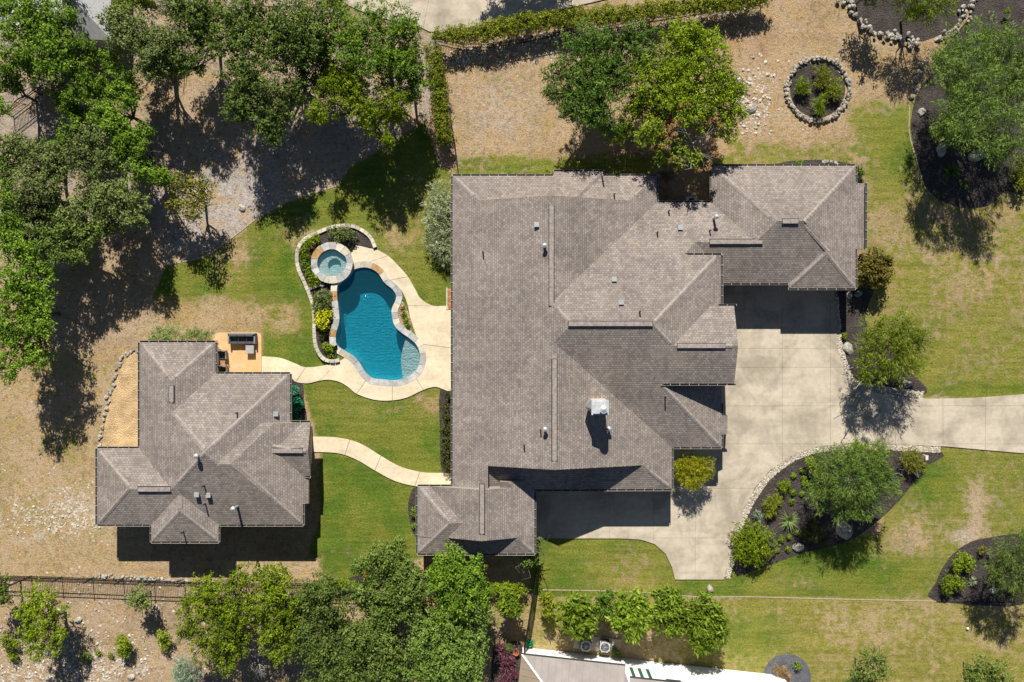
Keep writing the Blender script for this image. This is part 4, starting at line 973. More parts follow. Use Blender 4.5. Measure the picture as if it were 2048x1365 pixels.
# ---------------------------------------------------------------- trees and shrubs
KIND = {  # clumps per m2, leaves per clump, clump radius, leaf length, leaf width, radial streakiness, squash
 'oak': (8, 19, .165, .085, .045, .3, .75), 'juni': (9, 17, .135, .080, .036, .7, .85), 'feath': (10, 13, .16, .14, .018, 1.8, .8),
 'magn': (9, 9, .15, .19, .055, 1.3, .8), 'shrub': (22, 10, .10, .06, .032, .5, .8), 'seed': (70, 8, .06, .05, .026, .5, .8), 'tight': (28, 12, .08, .05, .026, .6, .8), 'needle': (20, 11, .10, .11, .014, 2.0, .8), 'sparse': (5, 9, .17, .08, .05, .3, .7)}
def crown(lobes, kind, seed, extra=1.0, holes=True):
    dens, per, cr, ll, lw, radial, sq = KIND[kind]; R = np.random.RandomState(seed); PV = []; TT = []
    for (cx, cy, cz, r) in lobes:
        nb_ = 24; bd = R.normal(size=(nb_, 3)); bd[:, 2] = np.abs(bd[:, 2])*.8; bd /= np.linalg.norm(bd, axis=1, keepdims=True)
        n1 = int(dens*extra*2*math.pi*r*r*.85)+6; n2 = int(n1*.5)
        d = R.normal(size=(n1+n2, 3)); d[:, 2] = np.where(d[:, 2] < -.35, -d[:, 2], d[:, 2]); d /= np.linalg.norm(d, axis=1, keepdims=True)
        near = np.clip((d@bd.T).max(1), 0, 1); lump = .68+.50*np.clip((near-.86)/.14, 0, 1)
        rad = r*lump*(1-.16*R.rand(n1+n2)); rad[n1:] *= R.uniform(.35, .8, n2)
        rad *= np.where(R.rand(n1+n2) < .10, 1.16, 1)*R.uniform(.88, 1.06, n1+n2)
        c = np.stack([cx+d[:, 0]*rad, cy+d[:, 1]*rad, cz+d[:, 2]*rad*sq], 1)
        ct = R.rand(n1+n2)*.40+.36*np.clip((lump-.68)/.50, 0, 1)  # outer tufts get a lighter tint, sunlit highlights put into the leaf colour
        ct[n1:] *= .55  # inner clumps tinted darker, crown shade put into the leaf colour
        hd = R.normal(size=(7, 3)); hd[:, 2] = np.abs(hd[:, 2]); hd /= np.linalg.norm(hd, axis=1, keepdims=True)
        if holes and r > .55:
            keep = ((d@hd.T).max(1) < .945) | (R.rand(len(c)) < .06); keep[n1:] |= R.rand(n2) < .5; c = c[keep]; d = d[keep]; ct = ct[keep]
        m = len(c)*per
        c3 = np.repeat(c, per, 0); d3 = np.repeat(d, per, 0)
        p = c3+R.normal(size=(m, 3))*cr*np.array([1, 1, .8])*.75
        a = d3*radial+R.normal(size=(m, 3)); a /= np.linalg.norm(a, axis=1, keepdims=True)
        lo = (p-c3)/cr; nn = np.array([0, 0, .30])+d3*.75+lo*.55+R.normal(size=(m, 3))*.40; b = np.cross(nn, a); b /= np.linalg.norm(b, axis=1, keepdims=True)+1e-9
        s = R.uniform(.7, 1.3, (m, 1)); a = a*ll*s; b = b*lw*s
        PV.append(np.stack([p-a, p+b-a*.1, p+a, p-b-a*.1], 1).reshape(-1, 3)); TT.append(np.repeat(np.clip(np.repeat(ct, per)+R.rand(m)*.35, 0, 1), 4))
    V = np.concatenate(PV); V[:, 2] = np.maximum(V[:, 2], .03); Fq = np.arange(len(V)).reshape(-1, 4)
    return V, Fq, np.concatenate(TT)
COUNT = [0]
GO = 'oaks in the wood at the upper left'
def limbs(parent, base, targets, r0, mat, name='trunk', lean=True, twigs=0, seed=0):
    bm = bmesh.new(); R = random.Random(seed); base = Vector(base); n = len(targets)
    cen = sum((Vector(t) for t in targets), Vector())/n; fork = base.lerp(Vector((cen.x, cen.y, cen.z)), .45); fork.z = cen.z*.42
    bar(bm, base, fork, r0, r0*.75, 8)
    for t in targets:
        t = Vector(t); k = 3; prev = fork; rr_ = r0*.6
        for i in range(1, k+1):
            q = fork.lerp(t, i/k); q += Vector((R.gauss(0, .12), R.gauss(0, .12), R.gauss(0, .08)))
            bar(bm, prev, q, rr_, rr_*.65, 6); prev = q; rr_ *= .65
        for _ in range(twigs):
            a = R.uniform(0, 6.28); L = R.uniform(.6, 1.3); p0 = fork.lerp(t, R.uniform(.5, 1)); p1 = p0+Vector((math.cos(a)*L, math.sin(a)*L, R.uniform(.0, .7))); p2 = p1+Vector((R.gauss(0, .25), R.gauss(0, .25), R.uniform(-.1, .3)))
            bar(bm, p0, p1, .03, .02, 4); bar(bm, p1, p2, .02, .006, 4)
    return from_bm(name, bm, mat, parent)
def tree(name, label, lobes, z, leaf, kind='oak', group=None, bark=None, extra=1.0, base=None, cat='tree', twigs=3, zj=.5):
    COUNT[0] += 1; sd = COUNT[0]*13; R = random.Random(sd)
    L = []
    for l in lobes:
        zz = z+R.uniform(-zj, zj) if len(l) < 4 else l[3]; zz = max(.4, zz); p = P(l[0], l[1], zz); L.append((p.x, p.y, zz, l[2]*(H-zz)/F*(1.05 if group == GO else 1.03)))
    for q in ([] if kind in ('sparse', 'magn') or z < 4 else list(L)[::2]): L.append((q[0]*.985, q[1]*.985+.1, q[2]-q[3]*.8, q[3]*(.7 if group == GO else .8)))
    cx = sum(l[0]*l[3] for l in L)/sum(l[3] for l in L); cy = sum(l[1]*l[3] for l in L)/sum(l[3] for l in L)
    if base: b = P(base[0], base[1], 0); cx, cy = b.x, b.y
    t = empty(name, (cx, cy, 0), label, cat, group)
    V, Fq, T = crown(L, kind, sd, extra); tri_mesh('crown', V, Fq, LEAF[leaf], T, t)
    limbs(t, (cx, cy, 0), [(l[0], l[1], l[2]) for l in L], ((.028 if z < 3 else .06)+.009*len(L)*(.35 if z < 3 else 1)), bark or BARK, twigs=twigs, seed=sd)
    return t
def shrub(name, label, lobes, z, leaf, kind='shrub', group=None, extra=1.0, cat='shrub', flowers=None, nf=40):
    COUNT[0] += 1; sd = COUNT[0]*13; L = []
    for l in lobes:
        zz = z if len(l) < 4 else l[3]; p = P(l[0], l[1], zz); L.append((p.x, p.y, zz, l[2]*(H-zz)/F))
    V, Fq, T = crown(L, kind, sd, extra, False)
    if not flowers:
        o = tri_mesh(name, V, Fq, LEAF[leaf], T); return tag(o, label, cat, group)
    t = empty(name, (L[0][0], L[0][1], 0), label, cat, group); tri_mesh('foliage', V, Fq, LEAF[leaf], T, t)
    R = np.random.RandomState(sd); PV = []
    for _ in range(nf):
        l = L[R.randint(len(L))]; d = R.normal(size=3); d[2] = abs(d[2])+.3; d /= np.linalg.norm(d); c = np.array(l[:3])+d*l[3]*np.array([.95, .95, .85])
        for _ in range(5):
            p = c+R.normal(size=3)*.04; a = R.normal(size=3); a /= np.linalg.norm(a); b = np.cross([0, .2, 1], a); PV.append([p-a*.05, p+b*.04, p+a*.05, p-b*.04])
    V = np.array(PV).reshape(-1, 3); o = tri_mesh('blossom', V, np.arange(len(V)).reshape(-1, 4), LEAF[flowers], np.random.RandomState(1).rand(len(V)), t); tag(o, kind='stuff'); return t
def bare(name, label, px, py, z, r, leaf=None, group=None, mat=BARKG, tuft=0):
    """dead tree: radiating bare branches, a few brown leaves"""
    COUNT[0] += 1; R = random.Random(COUNT[0]); c = P(px, py, z); t = empty(name, (c.x, c.y, 0), label, 'tree', group); bm = bmesh.new()
    bar(bm, (c.x, c.y, 0), (c.x, c.y, z*.75), .12, .08, 7)
    tips = []
    for i in range(16):
        a = R.uniform(0, 6.28); e = R.uniform(.1, 1.1); p0 = Vector((c.x, c.y, z*R.uniform(.45, .75))); L = r*R.uniform(.6, 1.0); p1 = p0+Vector((math.cos(a)*L*.5, math.sin(a)*L*.5, e*L*.5))
        bar(bm, p0, p1, .05, .03, 5)
        for _ in range(5):
            a2 = a+R.gauss(0, .6); p2 = p1+Vector((math.cos(a2)*L*.45, math.sin(a2)*L*.45, R.uniform(-.1, .35)*L)); bar(bm, p1, p2, .025, .012, 4)
            for _ in range(3):
                a3 = a2+R.gauss(0, .8); p3 = p2+Vector((math.cos(a3), math.sin(a3), R.uniform(-.2, .5)))*.3*L; bar(bm, p2, p3, .012, .004, 3); tips.append(p3)
    from_bm('trunk', bm, mat, t)
    if leaf:
        L = [(p.x, p.y, p.z, .16) for p in tips if R.random() < tuft]; V, Fq, T = crown(L, 'shrub', 5, .8); tri_mesh('crown', V, Fq, LEAF[leaf], T, t)
    return t
T = lambda *a, **k: tree(*a, **k)
T('live_oak','bright green oak filling the top left corner',[(40,55,48),(92,90,45),(28,115,42),(112,128,34),(65,15,42),(10,20,35),(75,130,35),(118,60,24),(125,25,24),(140,-10,22)],4.6,'oakb',group=GO)
T('live_oak','narrow dark green oak just left of the tall grey one near the top left',[(160,95,26),(165,135,30),(178,168,28),(150,190,26),(142,222,20)],4.0,'oakb',group=GO)
T('live_oak','greyish oak with a pale crown right of the pale roof at the top left',[(250,60,45),(285,85,50),(325,100,40),(235,40,30),(300,125,35),(350,85,30)],5.2,'grey',group=GO)
T('live_oak','mid green oak at the top edge between two greyish crowns',[(385,50,42),(415,80,38),(380,10,45),(420,25,40),(378,120,28),(350,20,25)],4.8,'oak',group=GO)
T('live_oak','largest grey green oak at the top edge above the leaf litter',[(480,40,52),(540,35,60),(600,50,55),(650,35,42),(560,95,52),(500,105,48),(620,95,42),(455,85,36),(640,80,35)],5.4,'oak',group=GO)
T('live_oak','oak hanging over the leaf litter with its shadow on pale ground',[(480,150,36),(500,190,42),(470,215,28),(540,190,40),(530,250,32),(560,235,28),(585,180,32),(550,275,18)],5.0,'oak',group=GO)
T('live_oak','slender green oak standing in front of the dark gap left of centre',[(245,165,30),(240,205,32),(212,235,30),(262,195,24),(232,262,28),(200,225,22)],4.2,'oakb',group=GO)
T('live_oak','green oak beside the bare sunlit slope at the left',[(250,270,26),(275,292,28),(240,300,26),(292,262,20),(300,345,26),(270,335,24),(322,358,18)],4.0,'oakb',group=GO)
T('live_oak','greyish oak at the left edge below the bare clearing',[(20,300,34),(62,300,34),(100,320,32),(118,350,28),(55,345,26),(15,345,22)],4.6,'grey',group=GO)
T('live_oak','pale grey green oak left of the slender green one',[(185,290,34),(160,310,28),(205,325,28),(170,345,22)],4.8,'grey',group=GO)
T('live_oak','grey green oak with gaps showing tan soil in the left wood',[(60,388,36),(95,372,28),(85,420,30),(110,402,24),(50,430,20)],4.4,'grey',group=GO)
T('live_oak','broad grey oak in the middle of the left wood',[(190,388,34),(230,400,38),(262,410,28),(175,425,28),(215,440,28),(245,375,24),(262,440,18)],4.6,'grey',group=GO)
T('live_oak','bushy oak right of the bright tree at the left edge',[(68,468,34),(100,480,28),(130,455,24),(150,500,28),(120,515,18),(180,470,26),(200,455,20)],4.2,'oak',group=GO)
T('live_oak','big bright green oak leaning in from the left edge',[(30,500,36),(60,555,42),(20,580,42),(75,600,34),(35,640,42),(80,650,32),(45,695,38),(15,740,28),(65,715,25),(10,660,36)],4.8,'oakb',group=GO)
T('live_oak','dark green oak at the left edge above the big bright one',[(12,405,28),(25,440,28),(10,455,22),(15,375,18)],4.4,'oakb',group=GO)
T('live_oak','oak crown cut by the left edge beside the bare clearing',[(8,150,20),(5,215,18),(12,170,16)],4.0,'oakb',group=GO)
T('yellowing_tree','thin yellow brown tree on the edge of the leaf litter',[(375,378,34),(400,395,28),(352,410,26),(385,425,26),(410,370,18),(350,375,18)],3.4,'olive','sparse',extra=1.8,twigs=6)
T('bright_elm','dark leaved tree right of the large oak at the top',[(700,60,45),(755,45,42),(800,50,38),(735,95,48),(790,100,42),(825,70,22),(700,105,36),(750,130,36),(810,130,26)],5.4,'oakb','juni')
T('bright_elm','lime green elm reaching over the leaf litter above the pool',[(700,180,40),(660,205,34),(630,228,20),(725,215,36),(690,160,34),(760,205,34),(785,222,30),(750,250,30),(770,275,18),(800,200,25),(660,160,22)],4.8,'lime','juni')
T('boundary_oak','gold tinged tree behind the oaks at the very top',[(280,-5,28),(250,5,20),(665,-5,25)],4.0,'juni')
GC = 'trees in the cluster above the main house'
T('cedar_elm','loose green tree on the left of the cluster above the house',[(1185,80,42),(1150,115,42),(1210,120,45),(1135,160,36),(1175,165,45),(1120,195,26),(1165,210,36),(1215,195,36),(1240,155,38),(1250,100,34),(1200,225,22),(1100,185,18),(1262,65,20),(1105,150,26),(1140,215,26),(1185,240,24),(1225,250,24),(1290,70,26),(1295,110,32)],5.0,'cedar','juni',GC,extra=.85,twigs=6)
T('juniper','dense bright juniper on the right of the cluster above the house',[(1375,60,30),(1345,85,38),(1390,90,38),(1420,125,40),(1370,135,46),(1320,130,36),(1445,160,38),(1400,185,50),(1345,190,42),(1460,200,30),(1440,235,36),(1300,180,28),(1385,225,36),(1452,262,24),(1320,225,28),(1275,150,36),(1470,180,22),(1472,225,20),(1300,262,26),(1410,95,34),(1280,200,28)],4.8,'juni','juni',GC,extra=1.15)
T('juniper','small lime juniper in the shade at the centre of the cluster',[(1255,250,26),(1240,272,20),(1290,215,26),(1270,225,22)],3.6,'lime','juni',GC)
T('mixed_tree','sparse yellow green tree beside the dead brown one',[(1335,290,26),(1352,315,24),(1325,312,22),(1345,268,22),(1385,318,18),(1360,290,24)],4.6,'juni','sparse',GC,extra=1.6,twigs=8,bark=BARKG)
bare('dead_tree','dead tree with brown leaves and bare grey twigs above the roof gap',1396,275,6.4,2.1,'dead',GC,tuft=.42)
T('live_oak','dark oak in the gap between the largest oak and the lime elm',[(640,125,36),(675,150,32),(612,160,28),(650,170,24)],3.8,'oakb',group=GO)
T('live_oak','shaded oak at the right end of the wood by the tall hedge',[(820,120,28),(835,155,26),(820,185,24),(785,165,34)],4.2,'oakb',group=GO)
T('live_oak','low dark oak behind the pale crowned one near the pale roof',[(305,140,24),(335,130,24),(365,135,20),(225,120,22)],3.6,'oakb',group=GO)
T('live_oak','shaded oak between the narrow dark oak and the bare clearing',[(120,185,20),(135,215,20),(150,262,26),(120,290,20)],3.4,'oakb',group=GO)
T('live_oak','shaded oak in the middle of the left edge',[(20,480,30),(60,520,26),(95,540,24),(30,440,24),(10,330,24)],3.8,'oakb',group=GO)
T('live_oak','grey oak low in the left wood above the long shadows',[(85,500,22),(170,500,18),(125,440,22),(40,400,24),(150,420,24)],3.8,'grey',group=GO)
# right side
T('desert_willow','huge feathery tree over the dark bed at the top right',[(1925,100,45),(1975,85,48),(2030,100,50),(1895,150,36),(1945,150,48),(2000,160,52),(2050,170,45),(1905,205,38),(1955,215,50),(2015,230,50),(1925,262,38),(1975,285,40),(2030,290,36),(1885,120,26),(1900,245,28),(1985,320,18)],5.0,'feath','feath',extra=1.0,bark=BARKG,twigs=6)
T('juniper','yellow green juniper at the top edge right of the dry yard',[(1840,0,42),(1810,5,28),(1880,0,34),(1850,30,24),(1825,35,18)],3.6,'juni','feath')
T('verge_tree','round feathery tree casting a spiky shadow on the driveway',[(1780,695,52),(1735,690,34),(1825,690,40),(1760,735,38),(1810,735,34),(1725,730,22),(1845,680,24),(1755,660,34),(1805,655,34),(1730,755,16)],3.4,'feathy','feath',extra=1.1,bark=BARKG,zj=.25)
T('island_tree','large feathery tree in the island bed of the driveway',[(1700,955,62),(1655,930,38),(1740,920,42),(1650,985,38),(1745,975,44),(1690,1005,40),(1730,1010,32),(1770,955,28),(1700,910,36),(1625,975,20)],3.4,'feath','feath',extra=1.15,bark=BARKG,zj=.25)
T('corner_tree','grey green tree over the corner bed at the right edge',[(2025,1100,42),(1995,1125,30),(2045,1140,45),(2015,1160,36),(2060,1090,30),(2050,1180,26),(1990,1155,18)],3.4,'oak','feath',extra=1.0,zj=.25)
T('young_oak','thin young tree on the dry lawn at the lower right',[(1740,1322,24),(1765,1345,20),(1715,1345,16),(1760,1318,12),(1700,1365,10),(1735,1365,18)],2.6,'oak','sparse',extra=1.7,twigs=4,zj=.2)
T('young_oak','round young tree at the bottom edge near the right corner',[(1970,1335,30),(1995,1352,26),(1945,1350,24),(1975,1370,30),(1940,1368,16)],2.8,'oak','oak',extra=.7,zj=.2)
shrub('bronze_shrub','dark bronze shrub against the right wall of the garage wing',[(1742,525,26,1.6),(1760,545,24,1.5),(1730,548,24,1.5),(1750,560,20,1.2),(1768,522,16,1.5)],1.5,'bronze','oak',extra=1.3)
shrub('bamboo_clump','golden yellow bamboo clump in the corner by the driveway',[(1368,930,24,2.0),(1400,928,24,2.0),(1385,955,24,1.9),(1362,948,16,1.6),(1410,945,16,1.6),(1384,972,13,1.4)],1.9,'bamb','needle',extra=1.2)
shrub('round_bush','rounded mound with yellow blossom at the lower tip of the island bed',[(1500,1070,34,.7),(1520,1085,32,.7),(1490,1098,30,.6),(1512,1106,28,.5),(1484,1080,26,.5),(1504,1088,34,.7)],.7,'juni','tight',flowers='yflow',nf=9,extra=.8)
# bottom middle
GB = 'oaks along the bottom boundary'
T('juniper','bushy juniper outside the iron fence beside the oaks',[(400,1190,34),(440,1200,40),(475,1165,26),(392,1235,34),(435,1250,42),(415,1290,34),(465,1290,32),(378,1205,18),(480,1225,32),(370,1265,18),(450,1325,24)],4.2,'juni','juni',GB,twigs=6)
T('juniper','golden green juniper between the fence and the lower oaks',[(540,1165,34),(575,1190,38),(530,1205,38),(560,1240,40),(590,1225,28),(520,1240,24),(545,1280,32),(515,1150,16),(580,1285,22),(560,1310,22)],4.2,'juni','juni',GB,twigs=6)
T('live_oak','left oak of the lower grove beside the golden green juniper',[(640,1190,36),(665,1230,38),(630,1240,34),(625,1285,40),(670,1290,40),(640,1335,42),(610,1200,22),(680,1345,34)],4.6,'oak',group=GB,twigs=6)
T('live_oak','grove oak with a gap of dry ground at its upper left',[(745,1250,36),(730,1290,42),(770,1300,40),(730,1345,44),(780,1350,40),(705,1270,22),(700,1320,28)],4.8,'oak',group=GB,twigs=6)
T('live_oak','grove oak nearest the lawn with orange flowers at its foot',[(770,1115,28),(755,1150,38),(800,1150,38),(780,1190,42),(830,1180,32),(740,1190,32),(720,1140,18),(795,1095,20),(815,1215,32),(710,1195,26),(775,1225,30)],4.6,'oak',group=GB,twigs=6)
T('live_oak','grove oak tucked under the lower left wing of the main house',[(900,1140,38),(935,1160,38),(880,1175,38),(925,1195,40),(960,1190,28),(905,1115,24),(890,1215,34),(950,1130,20)],4.4,'oakb',group=GB,twigs=6)
T('live_oak','grey green oak at the bottom right of the lower grove',[(850,1250,36),(890,1255,42),(935,1245,38),(860,1295,42),(910,1300,44),(955,1290,30),(840,1340,40),(890,1350,42),(935,1345,36),(965,1240,20)],4.6,'feath','oak',GB,twigs=6)
GS = 'junipers on the bare slope at the lower left'
T('juniper','largest bright juniper on the bare slope at the lower left',[(80,1195,32),(60,1222,26),(105,1225,28),(85,1250,32),(60,1275,26),(108,1268,26),(78,1300,22),(112,1295,16)],3.2,'juni','juni',GS,zj=.4)
T('small_oak','small grey green oak against the outside of the iron fence',[(278,1188,20),(285,1205,18),(270,1203,16)],2.0,'grey','oak',extra=.8,zj=.1)
shrub('juniper_bush','round juniper bush on the rubble below the small oak',[(248,1290,18,.8),(250,1302,15,.6),(246,1280,12,.8)],.8,'juni','shrub',GS)
shrub('juniper_bush','small juniper bush left of the large boundary junipers',[(327,1274,15,.7),(330,1288,12,.5)],.7,'juni','shrub',GS)
shrub('juniper_bush','juniper bush at the left edge outside the fence',[(12,1278,15,.7),(22,1290,12,.6)],.7,'juni','shrub',GS)
shrub('juniper_bush','smallest juniper bush right of the left edge bush',[(27,1316,9,.4),(22,1308,7,.4)],.4,'juni','shrub',GS)
shrub('low_bush','low grey bush on the rubble left of the round juniper',[(168,1312,11,.2),(175,1315,9,.2)],.2,'grey','shrub')
shrub('low_bush','tiny seedling bush just left of the round juniper',[(222,1311,5,.15)],.15,'juni','shrub'); shrub('low_bush','tiny seedling bush between the low grey bush and the round juniper',[(198,1306,5,.15)],.15,'juni','shrub')
T('live_oak','dark oak cut by the left edge below the fence line',[(0,1172,22),(5,1192,18),(-12,1185,25)],3.0,'oak',group=GS)
shrub('blue_cedar','blue grey needled bush at the bottom edge beside the junipers',[(365,1330,20,1.2),(385,1335,22,1.2),(375,1352,22,1.1),(360,1350,16,1)],1.2,'blue','needle',extra=.9)
bare('dead_tree','bleached grey dead tree between the junipers at the bottom edge',507,1322,3.0,1.5,None,GB)
bare('dead_tree','bare grey snag among the junipers lower left of the grove',470,1250,4.4,.9,None,GB)
GM = 'broad leaved trees in a row by the white house'
T('broadleaf_tree','leftmost full sized broad leaved tree of the row by the white house',[(1150,1215,28),(1175,1225,26),(1140,1240,24),(1165,1255,26),(1150,1225,26)],2.6,'magn','magn',GM,extra=1.2,zj=.15,twigs=0)
T('broadleaf_tree','small bluish tree second from the left in the row',[(1210,1195,18),(1205,1215,16),(1215,1222,14)],2.2,'cedar','magn',GM,extra=1.1,zj=.1,twigs=0)
T('broadleaf_tree','middle broad leaved tree of the row above the air conditioners',[(1250,1210,28),(1280,1205,22),(1245,1240,28),(1275,1240,28),(1265,1262,20),(1265,1225,28)],2.8,'magn','magn',GM,extra=1.2,zj=.15,twigs=0)
T('broadleaf_tree','second broad leaved tree from the right in the row',[(1330,1205,28),(1355,1215,28),(1330,1240,26),(1350,1250,22),(1340,1190,16)],2.8,'magn','magn',GM,extra=1.2,zj=.15,twigs=0)
T('broadleaf_tree','rightmost and largest broad leaved tree of the row',[(1405,1215,28),(1430,1240,28),(1395,1250,30),(1425,1265,28),(1400,1280,26),(1380,1235,24),(1415,1245,28)],2.9,'magn','magn',GM,extra=1.2,zj=.15,twigs=0)
T('young_tree','small yellowing tree at the left end of the row',[(1098,1208,13),(1098,1225,10),(1092,1198,10)],1.6,'hedge','magn',GM,extra=1.1,zj=.1,twigs=0)
T('young_tree','bright green young tree left of the dark side fence',[(1018,1205,20),(1030,1220,14),(1008,1218,14),(1015,1190,12)],2.2,'magn','magn',extra=1.1,zj=.1,twigs=0)
T('small_oak','leafy sapling at the lower right corner of the main house',[(1068,1095,12),(1060,1118,14),(1072,1080,8),(1052,1128,9)],2.2,'oak','sparse',extra=2,zj=.1)
# hedges
def hedge(label, pts, w, h, leaf, n, name='hedge', dens=.9):
    Q = resample(catmull(W2(pts, h*.7), 6, False), n, False); L = [(p.x+random.gauss(0, .05), p.y+random.gauss(0, .05), h*.62+random.uniform(-.1, .12), w*random.uniform(.9, 1.15)) for p in Q]
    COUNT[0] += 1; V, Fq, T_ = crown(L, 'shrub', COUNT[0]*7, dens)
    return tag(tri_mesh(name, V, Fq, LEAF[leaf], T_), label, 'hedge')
hedge('long clipped hedge along the neighbour driveway at the top', [(886,74),(930,68),(990,60),(1050,46),(1110,38),(1180,34),(1260,26),(1340,16),(1440,6),(1530,-6)], .72, 1.8, 'hedge', 48, dens=1.3)
hedge('upright boundary hedge running down beside the dry yard to the house', [(866,98),(872,130),(874,160),(878,190),(882,220),(884,250),(888,278)], .66, 1.8, 'hedge', 16, dens=1.1)
hedge('lime hedge in front of the lower grove', [(640,1172),(670,1170),(700,1172),(735,1174)], .38, 1.1, 'lime', 9)
hedge('lime hedge between the grove and the dark side fence', [(975,1178),(1000,1176),(1025,1178),(1045,1182)], .40, 1.2, 'lime', 8)
shrub('silver_sage','silvery sage bush against the left wall of the main house',[(884,385,24,.9),(875,410,26,.9),(880,445,32,1.0),(872,480,24,.9),(885,498,24,.8),(892,415,24,.9),(890,520,14,.6)],.9,'sage','needle',extra=.9)
shrub('pale_shrub','left pale green shrub along the upper wall of the guest house',[(325,672,22,.8),(345,668,20,.8),(308,680,12,.6)],.8,'sageg','needle',group='pale shrubs behind the guest house')
shrub('pale_shrub','right pale green shrub along the upper wall of the guest house beside the patio',[(395,672,20,.8),(415,674,16,.7),(378,672,14,.8)],.8,'sageg','needle',group='pale shrubs behind the guest house')
shrub('wall_shrub','dark shrub row along the left wall of the main house',[(893,815,9,.6),(895,835,12,.7),(892,860,13,.7),(894,885,14,.8),(893,905,13,.7),(896,928,12,.7),(898,790,7,.5)],.7,'dark','shrub')
shrub('porch_shrub','small green shrub in the mulch left of the porch wing',[(829,1030,6,.3),(830,1052,5,.2),(829,1020,5,.3)],.3,'magn','shrub')
# planter beside the spa
GPB='plants in the bed beside the spa'
shrub('planter_shrub','grey green shrub above the spa in the planted bed',[(685,468,14,.5),(700,470,13,.5),(668,466,12,.4),(675,478,8,.4)],.5,'grey','shrub',GPB)
shrub('planter_shrub','lime green shrub at the upper left of the spa',[(622,482,11,.5),(632,478,9,.5),(613,492,8,.5)],.5,'lime','shrub',GPB)
shrub('planter_shrub','lime green shrub at the left of the spa',[(606,506,9,.4),(612,512,8,.4)],.4,'lime','shrub',GPB)
shrub('planter_shrub','dark green shrub left of the spa below the lime ones',[(610,528,8,.4),(616,540,7,.4)],.4,'oakb','shrub',GPB)
shrub('planter_shrub','olive shrub at the lower left of the spa',[(622,552,10,.4),(630,562,11,.4)],.4,'juni','shrub',GPB)
shrub('planter_shrub','large grey green shrub in the lower planter compartment',[(640,595,16,.6),(650,605,14,.6),(635,612,12,.6),(655,590,9,.5)],.6,'grey','shrub',GPB)
shrub('flowering_shrub','shrub covered in bright yellow flowers beside the pool',[(642,632,12,.6),(655,628,10,.6),(648,648,13,.6),(640,642,10,.6)],.6,'juni','shrub',GPB,flowers='yflow',nf=110)
shrub('planter_shrub','dark shrub in the planter below the yellow flowers',[(648,668,8,.3),(645,675,6,.3)],.3,'dark','shrub',GPB)
shrub('planter_shrub','leafy olive shrub near the lower end of the planter',[(657,695,9,.4),(650,693,6,.4),(662,700,6,.3)],.4,'juni','shrub',GPB)
shrub('planter_shrub','tiny yellow plant at the lower tip of the planter',[(661,712,4,.2)],.2,'lime','shrub',GPB)
shrub('bed_tuft','upper green tuft in the sandy bed beside the pool',[(808,629,6,.15)],.15,'juni','tight'); shrub('bed_tuft','middle green tuft in the sandy bed beside the pool',[(812,640,5,.15)],.15,'juni','tight'); shrub('bed_tuft','lowest green tuft in the sandy bed beside the pool',[(816,651,5,.15)],.15,'juni','tight'); shrub('bed_tuft','reddish tuft at the top of the sandy bed beside the pool',[(805,615,4,.1)],.1,'dead','tight')
# round bed
GR='shrubs in the round bed'
shrub('round_bed_shrub','yellow green shrub at the left of the round bed',[(1604,172,15,.5),(1610,178,12,.5),(1598,180,9,.4)],.5,'juni','needle',GR)
shrub('round_bed_shrub','tall yellowish shrub at the top of the round bed',[(1642,143,14,.5),(1650,158,14,.5),(1640,165,11,.4)],.5,'hedge','needle',GR)
shrub('round_bed_shrub','olive gold shrub at the right of the round bed',[(1668,172,15,.5),(1660,186,13,.4),(1675,188,11,.5)],.5,'hedge','needle',GR)
shrub('round_bed_shrub','dark green shrub at the lower edge of the round bed',[(1638,208,14,.6),(1640,222,12,.5),(1644,198,8,.5)],.6,'juni','needle',GR)
# island bed plants
GI='plants in the island bed'
shrub('island_shrub','bushy yellow green shrub at the top of the island bed',[(1712,898,18,.8),(1728,905,18,.8),(1755,905,18,.7)],.8,'juni','shrub',GI)
shrub('island_shrub','olive shrub behind the large feathery tree',[(1625,930,16,.7),(1635,945,14,.6)],.7,'juni','shrub',GI)
shrub('island_shrub','bronze green shrub at the right tip of the island bed',[(1815,918,18,.7),(1830,928,18,.7),(1825,908,14,.6),(1842,932,10,.5)],.7,'olive','needle',GI)
shrub('island_shrub','small yellow green mound near the cobbles',[(1565,974,13,.4),(1572,968,9,.4)],.4,'juni','needle',GI)
shrub('island_grass','straw coloured fountain grass near the cobbles',[(1545,1008,17,.4),(1540,1020,13,.3),(1552,1000,11,.4)],.4,'hedge','needle',GI,cat='grass clump')
shrub('island_shrub','low blue green plant at the left side of the island bed',[(1515,1032,10,.2)],.2,'blue','needle',GI)
shrub('island_shrub','dark reddish shrub in the shade of the feathery tree',[(1625,1060,22,.5),(1640,1075,14,.4),(1610,1070,10,.3)],.5,'dark','shrub',GI)
for k,(x,y,r) in enumerate([(1605,942,5),(1588,952,5),(1610,968,8),(1624,972,7),(1608,958,6),(1585,985,6),(1583,1003,5),(1563,1078,6),(1577,1074,5),(1592,1066,5),(1555,1101,4),(1576,1099,5),(1604,988,5)]):
    lab=['seedling nearest the olive shrub at the top of the island bed','seedling left of the topmost one in the island bed','largest of the leafy seedlings left of the feathery tree','leafy seedling touching the left side of the feathery tree','seedling just above the largest leafy one','seedling right of the small yellow green mound','seedling above the spiky yucca','seedling right of the round blossoming mound','seedling below the yucca and above the white boulder','seedling between yucca and dark reddish shrub','lowest seedling beside the round blossoming mound','seedling just left of the small white boulder','seedling midway between mound and feathery tree'][k]
    shrub('seedling',lab,[(x,y,r,.12)],.12,'magn','seed',GI,cat='plant',extra=1.5)
